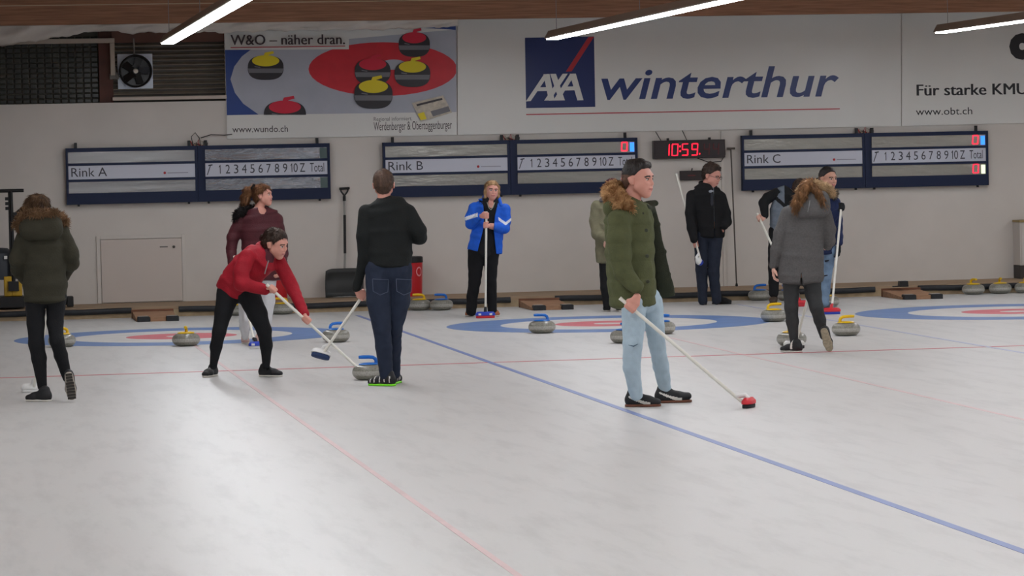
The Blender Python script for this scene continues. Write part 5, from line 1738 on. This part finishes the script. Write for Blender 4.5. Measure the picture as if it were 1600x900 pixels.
legN = p.limbs_px([(990, 474, -.11, 20), (990, 510, -.12, 17.5), (988.5, 536, -.14, 15.3), (987, 573, -.10, 13.6), (993.5, 616, -.04, 10.5)])
legF = p.limbs_px([(1018, 474, .1, 18), (1023, 510, .12, 15.5), (1026, 536, .16, 13), (1033, 573, .26, 12.2), (1040, 612, .40, 10)])
p.body(under(tor), *[chain([(a, r * .75) for a, r in q]) for q in (legN, legF, armN, armF)])
front = [limb(p.J(1005, 333, -.05), p.J(1012, 470, -.05), (p.r(9), .15), (p.r(13), .15))]
jk = sculpt('jacket', tor + chain(armN), M_GREENJ, p.root, .0075, .022, extra=quilt(.135, .010, .02), wr=(30, .005), cut=[lambda P: np.linalg.norm((P - p.J(996, 309, .0)) / V(1, 1, 1.3), axis=1) - .072, lambda P: np.maximum(np.maximum(-(P[:, 0] - np.interp(P[:, 2], [p.J(0, 476)[2], p.J(0, 330)[2]], [p.J(1013, 400)[0], p.J(1006, 400)[0]])), -(P[:, 1] - .02)), -(P[:, 1] - .02))])
sculpt('far_sleeve', chain(armF), M_GREENJ, p.root, .0085, .02, extra=quilt(.135, .008, .02))
sculpt('sweater', [limb(a['A'] + V(.012, .03, 0), a['A'] + V(.012, .03, 0) + a['n'] * a['L'], (a['ra'][0] * .93, a['ra'][1] * .72), (a['rb'][0] * .93, a['rb'][1] * .72), a['lat'], .2) for a in tor[1:]], M_BLACKF, p.root, .0085, .02, cut=[lambda P: np.linalg.norm((P - p.J(998, 312, .0)) / V(1, 1, 1.2), axis=1) - .085])
fl_ = chain([(p.J(1016, 322, .10), (p.r(7), .022)), (p.J(1022, 352, .13), (p.r(9), .022)), (p.J(1029, 395, .16), (p.r(10.5), .02)), (p.J(1036, 430, .18), (p.r(13), .02)), (p.J(1042, 464, .19), (p.r(14.5), .018))], V(1, .25, 0), .3)
sculpt('open_front', fl_, M_GREEND, p.root, .0075, .02, wr=(30, .005))
cl_ = chain([(p.J(989, 326, -.13), .036), (p.J(1002, 325, -.10), .030), (p.J(1012, 319, -.02), .028), (p.J(1020, 314, .08), .032), (p.J(1016, 318, .13), .034)])
sculpt('collar', [limb(p.J(1010, 321, .06), p.J(1023, 317, .10), (.03, .05), (.022, .035), V(.3, 0, 1)), limb(p.J(1009, 325, -.06), p.J(1018, 328, .05), .03, .03), limb(p.J(984, 325, -.12), p.J(1002, 334, -.14), .034, .026)], M_GREEND, p.root, .007, .02, wr=(40, .004))
for yy_ in (360, 400, 440):
    q = p.J(1010 + (yy_ - 360) * .03, yy_, -.185)
    MB().lathe([(.001, .006), (.012, .005), (.014, 0)], 14, 0, Matrix.Translation(q) @ Matrix.Rotation(R(90), 4, 'X')).build('snap_button', mat('snap_dark', (52, 56, 40), rough=0.5), p.root)
tufts('fur_trim', chain([(p.J(985, 326, -.17), .034), (p.J(973, 319, -.16), .055), (p.J(960, 306, -.10), .058), (p.J(955, 298, .02), .050), (p.J(963, 295, .10), .042), (p.J(973, 297, .14), .036)]), M_FURT, p.root, 3600, .040, 5, .010)
sculpt('hood', [limb(p.J(958, 325, -.10), p.J(960, 322, .10), (.075, .085), (.075, .085), V(1, 0, 0)), limb(p.J(968, 312, -.08), p.J(970, 310, .08), .06, .06)], M_GREENJ, p.root, .008, .04, wr=(30, .005))
p.hair_cap(M_HBK, .007, -.006, [limb(p.HP(-.03, .055, .090), p.HP(.03, .055, .090), .024 * p.hs, .024 * p.hs), limb(p.HP(0, .02, .10), p.HP(0, -.05, .09), .034 * p.hs, .036 * p.hs)], wr=(170, .0015), side=0.03, ear=True, strands=(1600, .009, .8, .002), fade=(mat('hair_fade', (112, 84, 70), rough=0.6, noise=.3, nscale=60), .028))
sculpt('jeans', chain(legN) + chain(legF) + [limb(p.J(998, 468, -.06), p.J(1012, 468, .07), (.10, .10), (.10, .10), V(0, 0, 1))], M_DENIML, p.root, .0075, .014, wr=(48, .0045))
b = MB()
b.tube([tuple(p.J(x, y, d)) for x, y, d in ((982, 539, -.21), (990, 541, -.225), (998, 537, -.20))], [.002, .006, .002], 6)
b.build('knee_tear', mat('denim_tear', (92, 108, 124), rough=0.9), p.root)
def formstrip(c):
    y, z = c[:, 1], c[:, 2]
    t = np.clip((.095 - y) / .14, 0, 1)
    mid = .020 + .050 * t ** 1.3
    w_ = .013 - .007 * t
    return np.where((y > -.05) & (y < .10) & (np.abs(z - mid) < w_) & (np.abs(c[:, 0]) > .012), 1, 0)
p.shoe(p.G(994, 635.5), (1, -.06, 0), None, M_SOLEG, 1.10, mats=[M_SHK, M_SHW], pick=formstrip)
p.shoe(p.G(1041, 629.5), (1, .12, 0), None, M_SOLEG, 1.14, mats=[M_SHK, M_SHW], pick=formstrip, tip=.012)
broom(p, top, bot, 'white broom with a red and black head reaching right from the green parka', M_BRED, M_BPADK, (.35, 1, 0), hl=.10, sockm=M_BWHITE)

# ---------------------------------------------------------------- black jacket and glasses
p = Person(1108, 476.5, 'man with glasses in a black jacket and navy trousers, holding a broom head-down', tone=SKINP, hb=.006)
p.head(1111.5, 274, -.02, 34, 60, 18, 0, neck=(1104, 296, .02), brow=M_HBK, beard=1)
top, bot = p.J(1057, 272, .24), p.J(1096, 411, -.22)
g1 = mix(top, bot, .79)
w1 = p.grip(g1, bot - top, p.J(1079, 345, -.06) - g1, palm=(-1, 0, 0))
armL = p.limbs_px([(1081, 306, 0, 9), (1078.5, 333, -.06, 8.2), (1081, 356, -.10, 7.8)]) + [(w1 + V(0, 0, .015), p.r(6))]
armR = p.limbs_px([(1127, 308, 0, 8.2), (1134, 332, -.01, 7.6), (1136, 346, -.04, 7.2), (1132, 353, -.10, 6.2)])
p.hand(p.J(1131, 353, -.10), (-.9, .5, -.5), (0, 1, 0), .3)
tor = p.torso([(288, 1093, 1117, .08, 0), (295, 1084, 1124, .10, 0), (304, 1080, 1129, .115, 0), (327, 1083, 1131, .13, 0), (354, 1086, 1134, .135, 0), (369, 1087, 1132, .135, 0)])
legL = p.limbs_px([(1096, 368, 0, 12), (1096, 398, 0, 10.6), (1096, 422, -.02, 9.3), (1097.5, 447, 0, 8), (1098, 469, 0, 7.4)])
legR = p.limbs_px([(1118, 368, 0, 12), (1116.5, 398, 0, 10.2), (1115, 422, -.02, 9), (1117, 447, 0, 8), (1120, 468, 0, 7.6)])
p.body(under(tor), *[chain([(a, r * .75) for a, r in q]) for q in (legL, legR, armL, armR)])
zz2 = [p.J(0, y)[2] for y in (318, 308, 290)]
ll2 = [p.J(x, 300)[0] for x in (1114.5, 1109, 1103)]
rr2 = [p.J(x, 300)[0] for x in (1115.5, 1116, 1116)]
sculpt('jacket', tor + chain(armL) + chain(armR), M_BLKJ, p.root, .008, .022, wr=(30, .004), cut=[lambda P, a=tuple(zz2), b_=tuple(ll2), c_=tuple(rr2): np.maximum(np.maximum(P[:, 0] - np.interp(P[:, 2], a, c_), np.interp(P[:, 2], a, b_) - P[:, 0]), P[:, 1] + .02)])
sculpt('collar', chain([(p.J(1097, 292, -.06), .024), (p.J(1095, 286, .04), .026), (p.J(1104, 284, .10), .024), (p.J(1116, 287, .06), .022), (p.J(1119, 293, -.06), .018)]), M_BLKJ, p.root, .007, .015)
sculpt('shirt', [limb(p.J(1109, 340, -.03), p.J(1109, 300, -.02), (.10, .098), (.075, .088)), limb(p.J(1109, 300, -.02), p.J(1108, 293, -.03), (.06, .065), (.05, .05))], fab('pale_grey_shirt', (150, 156, 166)), p.root, .008, .02)
MB().prism([(-.012, 0), (.012, 0), (.018, -.13), (0, -.16), (-.018, -.13)], -.004, .004, 0, Matrix.Translation(p.J(1112, 302, -.125))).build('tie', fab('dark_tie', (56, 58, 66)), p.root)
p.hair_cap(M_HDK, .013, -.002, [limb(p.HP(-.03, .045, .092), p.HP(.02, .04, .098), .022 * p.hs, .024 * p.hs), limb(p.HP(0, .03, .10), p.HP(0, -.04, .105), .030 * p.hs, .035 * p.hs)], wr=(75, .007), side=.03, ear=True, strands=(1500, .020, .7, .003))
b = MB()
for sg in (-1, 1):
    b.tube([tuple(p.HP(sg * .032 + .021 * math.cos(a), .104, .000 + .016 * math.sin(a))) for a in np.linspace(0, 2 * PI, 17)], .0022, 6)
    b.tube([tuple(p.HP(sg * .053, .102, .004)), tuple(p.HP(sg * .078, .05, .006)), tuple(p.HP(sg * .080, -.01, .004))], .0022, 6)
b.tube([tuple(p.HP(-.011, .104, .004)), tuple(p.HP(0, .110, .006)), tuple(p.HP(.011, .104, .004))], .0022, 6)
b.build('glasses', mat('glasses_frame', (60, 50, 50), rough=0.3), p.root)
sculpt('trousers', chain(legL) + chain(legR) + [limb(p.J(1099, 366, 0), p.J(1117, 366, 0), (.11, .105), (.11, .105), V(0, 0, 1))], M_NAVYT, p.root, .008, .014, wr=(36, .004))
p.shoe(p.G(1098, 475.5), (.1, -1, 0), M_SHK, M_SOLEK, 1.08)
p.shoe(p.G(1122, 475), (.9, -.45, 0), M_SHK, M_SOLEK, 1.08)
broom(p, top, bot, 'broom carried head-down at the side of the man with glasses', M_BWHITE, M_BBLUE, (.45, -.75, -.4), up=(-.75, -.25, .55), hl=.085)

# ---------------------------------------------------------------- dark figure bending behind the grey parka
p = Person(1216, 474, 'person in a blue-grey fleece with black sleeves and brown boots, bending behind the grey parka', hb=.0065)
p.head(1251, 296, .05, 31, 120, 20, 0, neck=(1240, 307, .05))
top, bot = p.J(1183.5, 334, -.10), p.G(1250, 479)
g1 = mix(top, bot, .05)
w1 = p.grip(g1, top - bot, p.J(1193, 315, 0) - g1, palm=(-.3, 1, 0))
armL = p.limbs_px([(1213, 303, .02, 9), (1200, 309, .0, 8.2), (1193, 317, -.02, 7.6)]) + [(mix(p.J(1193, 317, -.02), w1, .9), p.r(5.8))]
armR = p.limbs_px([(1246, 308, .02, 8.5), (1252, 335, .05, 8), (1240, 358, -.1, 6.5)])
tor = p.torso([(299, 1222, 1250, .08, .03), (306, 1210, 1250, .11, .03), (330, 1203, 1248, .12, .02), (352, 1203, 1244, .125, 0), (366, 1204, 1242, .125, 0)])
legL = p.limbs_px([(1212, 362, 0, 11), (1209.5, 395, 0, 9.5), (1208.5, 418, -.02, 8.4), (1209, 440, 0, 8), (1209, 458, 0, 7.6)])
legR = p.limbs_px([(1233, 362, 0, 11), (1234, 395, 0, 9.5), (1233, 418, -.02, 8.4), (1232, 440, 0, 8), (1231, 458, 0, 7)])
p.hand(p.J(1238, 360, -.11), (-.5, -.3, -1), (-1, 0, 0), .5)
p.body(under(tor), *[chain([(a, r * .75) for a, r in q]) for q in (legL, legR, armL, armR)])
def panels(c):
    q = p.J(1222, 318, -.1)
    return np.where(np.abs(c[:, 2] - q[2] + .9 * (c[:, 0] - q[0])) < .03, 1, np.where((c[:, 0] > p.J(1226, 310)[0]) & (c[:, 2] > q[2] - .02), 1, 0))
sculpt('fleece', tor, [M_BLUEGR, M_BLACKF], p.root, .0085, .02, wr=(30, .004), pick=panels)
sculpt('sleeve', chain(armL), M_BLACKF, p.root, .0085, .02, wr=(30, .004))
sculpt('sleeve', chain(armR), M_BLACKF, p.root, .0085, .02, wr=(30, .004))
p.hair_cap(M_HDK, .010, .008)
sculpt('trousers', chain(legL) + chain(legR) + [limb(p.J(1214, 362, 0), p.J(1232, 362, 0), (.10, .10), (.10, .10), V(0, 0, 1))], M_BLACKF, p.root, .0085, .014, wr=(36, .004))
for x, y, f_ in ((1209.5, 474, (-.1, -1, 0)), (1231, 473, (.3, -1, 0))):
    p.shoe(p.G(x, y), f_, M_BOOT, M_SOLEG, 1.06, name='boot', high=.08)
broom(p, top, bot, 'broom slanting down behind the left sleeve of the grey parka to a red head', M_BRED, M_BRED, (1, .2, 0), hl=.09)

# ---------------------------------------------------------------- navy jacket with gloves, right
p = Person(1289, 484, 'young man in a navy jacket, ripped jeans and black gloves, behind the grey parka', tone=SKINT, hb=.006)
p.head(1293.5, 279, 0, 34, 42, 4, 0, neck=(1289, 302, .02), brow=M_HBK)
top, bot = p.J(1315, 318, -.34), p.G(1299, 491)
g1 = mix(top, bot, .03)
w1 = p.grip(g1, top - bot, p.J(1290, 350, -.22) - g1, palm=(0, 1, 0), size=1.08)
armL = p.limbs_px([(1274, 316, 0, 9), (1282, 342, -.16, 8.6), (1289, 350, -.24, 8.2)]) + [(mix(p.J(1289, 350, -.24), w1, .85), p.r(6.6))]
armR = p.limbs_px([(1304, 316, 0, 9), (1308.5, 344, .0, 8), (1310, 368, -.03, 7)]) + [(p.J(1311, 379, -.05), p.r(6))]
p.hand(p.J(1311, 381, -.05), (.05, -.15, -1), (-1, 0, 0), .45, 1.08)
gl = p.bl[1:]
tor = p.torso([(297, 1277, 1303, .08, 0), (304, 1273, 1307, .10, 0), (327, 1271, 1308, .125, 0), (355, 1272, 1308, .13, 0), (383, 1273, 1305, .13, 0), (395, 1274, 1304, .13, 0)])
legR = p.limbs_px([(1296, 392, 0, 10), (1294, 414, 0, 8.6), (1291.5, 434, -.02, 7.6), (1290, 455, 0, 7), (1289, 473, 0, 6.4)])
legL = p.limbs_px([(1280, 392, 0, 10), (1281, 414, .03, 8.4), (1282, 434, .04, 7.4), (1282, 455, .08, 6.8), (1281, 472, .12, 6.2)])
p.body(under(tor), *[chain([(a, r * .75) for a, r in q]) for q in (legL, legR, armL, armR)])
sculpt('jacket', tor + chain(armL) + chain(armR), M_NAVYJ, p.root, .008, .02, wr=(32, .004))
n_ = len(p.last)
fat = lambda ls: [dict(l, ra=tuple(x + .0035 for x in l['ra']), rb=tuple(x + .0035 for x in l['rb'])) for l in ls]
sculpt('glove', fat(gl[:n_]), M_BLACKF, p.root, .0055, .006)
sculpt('glove', fat(gl[n_:]), M_BLACKF, p.root, .0055, .006)
sculpt('collar', chain([(p.J(1278, 300, -.03), .03), (p.J(1276, 289, .05), .036), (p.J(1278, 281, .10), .026)]) + chain([(p.J(1284, 300, .08), .03), (p.J(1296, 301, .06), .03)]), M_BLACKF, p.root, .008, .02)
tufts('fur_trim', chain([(p.J(1300, 297, .0), .020), (p.J(1305, 300, -.04), .026), (p.J(1304, 307, -.09), .024)]), M_FURG, p.root, 600, .03, 8)
p.hair_cap(M_HBK, .008, -.004, [limb(p.HP(0, .04, .09), p.HP(0, -.03, .1), .026 * p.hs, .03 * p.hs)], wr=(150, .002), side=.03, ear=True, strands=(1200, .010, .9, .0025), fade=(mat('hair_fade', (112, 84, 70)), .020))
jn = sculpt('jeans', chain(legL) + chain(legR) + [limb(p.J(1283, 390, 0), p.J(1295, 390, 0), (.10, .10), (.10, .10), V(0, 0, 1))], fab('ripped_denim', (124, 148, 174), noise=0.35, nscale=10), p.root, .008, .012, wr=(46, .004))
b = MB()
b.tube([tuple(p.J(1289, 408, -.075)), tuple(p.J(1295, 407, -.085))], [.012, .008], 8); b.tube([tuple(p.J(1287, 431, -.075)), tuple(p.J(1293, 430, -.085))], [.008, .006], 8)
b.build('rip', mat('rip_dark', (40, 42, 50), rough=0.9), jn)
p.shoe(p.G(1290, 483), (.5, -.85, 0), M_SHG, M_SOLEW, 1.05)
p.shoe(p.G(1281, 482), (-.2, -1, 0), M_SHG, M_SOLEW, 1.05)
broom(p, top, bot, 'upright broom with a red and blue head right of the grey parka', M_BRED, M_BBLUE, (1, .15, 0), hl=.11)

# ---------------------------------------------------------------- grey parka, from behind, right
p = Person(1242, 550, 'person in a grey fur-hooded parka and charcoal leggings with a ginger ponytail', hb=.006)
p.head(1266, 302, .05, 38, 172, 18, 0, neck=(1264, 324, .02))
top, bot = p.J(1288, 372, .30), p.G(1241, 544.5)
g1, g2 = mix(top, bot, .06), mix(top, bot, .18)
w1 = p.grip(g1, top - bot, p.J(1296, 378, .06) - g1)
wL = p.J(1208.5, 416, .02)
p.hand(wL, (.0, -.05, -1), (1, .1, 0), .5)
armL = p.limbs_px([(1231, 333, 0, 11), (1219, 364, 0, 10), (1213, 390, 0, 8.8), (1208.5, 414, .02, 6.8)])
armR = p.limbs_px([(1289, 335, 0, 11), (1296, 358, 0, 9.8), (1296, 376, .05, 8.8)]) + [(mix(p.J(1296, 376, .05), w1, .85), p.r(7))]
tor = p.torso([(316, 1246, 1284, .10, 0), (323, 1234, 1290, .12, 0), (336, 1230, 1292, .13, 0), (365, 1226, 1287, .135, 0), (400, 1220, 1287, .145, 0), (430, 1215.5, 1287, .15, 0), (439, 1217, 1286, .15, 0)])
legL = p.limbs_px([(1236, 434, 0, 14.5), (1236.5, 460, 0, 11.8), (1236.5, 481, -.03, 10.3), (1238, 502, 0, 9.7), (1241, 536, .0, 6)])
legR = p.limbs_px([(1268, 434, 0, 15), (1271, 460, 0, 12.5), (1275.5, 480, -.06, 10.6), (1281, 500, 0, 9.2), (1287, 525, .09, 6.2)])
p.body(under(tor), *[chain([(a, r * .75) for a, r in q]) for q in (legL, legR, armL, armR)])
zh = p.J(1262, 424)[2]
sculpt('parka', tor + chain(armL) + chain(armR), M_GREYP, p.root, .008, .025, wr=(28, .0045), cut=[lambda P: np.maximum(np.abs(P[:, 0] - p.J(1252, 430)[0]) - np.clip((zh - P[:, 2]) * .12, -.01, .01), P[:, 1] + .05)])
sculpt('hood', [limb(p.J(1252, 322, -.11), p.J(1286, 322, -.11), (.115, .07), (.115, .07), V(0, .35, 1)), limb(p.J(1258, 312, -.06), p.J(1282, 311, -.06), .08, .08)], M_GREYP, p.root, .0075, .04, wr=(30, .004))
MB().tube([tuple(p.J(1265.5, 313, -.205)), tuple(p.J(1264, 322, -.21)), tuple(p.J(1262, 331, -.20))], .004, 6).build('zip', M_GREY, p.root)
tufts('fur_trim', chain([(p.J(1250, 297, .02), .03), (p.J(1262, 290, .02), .034), (p.J(1277, 289, .0), .036), (p.J(1290, 294, -.02), .036), (p.J(1300, 302, -.02), .032)]), M_FURS, p.root, 2000, .028, 6, droop=.2)
p.hair_cap(M_HGI, .014, .05, [*chain([(p.J(1262, 287, -.06), .038), (p.J(1257, 294, -.12), .045), (p.J(1251, 307, -.16), .05), (p.J(1246, 318, -.17), .045), (p.J(1243, 328, -.17), .025)]), *chain([(p.J(1268, 292, -.08), .04), (p.J(1278, 302, -.14), .03), (p.J(1284, 312, -.17), .022), (p.J(1289, 323, -.17), .012)])], wr=(60, .008), strands=(3200, .06, .25, .003))
sculpt('leggings', chain(legL) + chain(legR) + [limb(p.J(1239, 430, 0), p.J(1266, 430, 0), .10, .10)], M_LEGG, p.root, .008, .02, wr=(40, .002))
blwh = lambda c: np.where((np.abs(c[:, 1] - .02) < .014) & (c[:, 2] > .03), 1, 0)
p.shoe(p.G(1243, 550.5), (-.8, .6, 0), None, M_SOLEW, 1.0, mats=[M_SHK, M_SHW], pick=blwh)
tip = p.G(1297, 552)
fw, up = nrm((.24, .36, -.90)), nrm((.06, .92, .38))
up = nrm(up - fw * (up @ fw))
o_ = tip - fw * .172 + V(0, 0, .012)
p.shoe(o_ + up * .085, fw, M_SHK, M_SHBE, 1.0, up=up, flat=False)
broom(p, top, bot, 'white broom with a white head in front of the grey parka\'s yellow-handled stone', M_BWHITE, M_BPADK, (1, .1, 0), hl=.105)
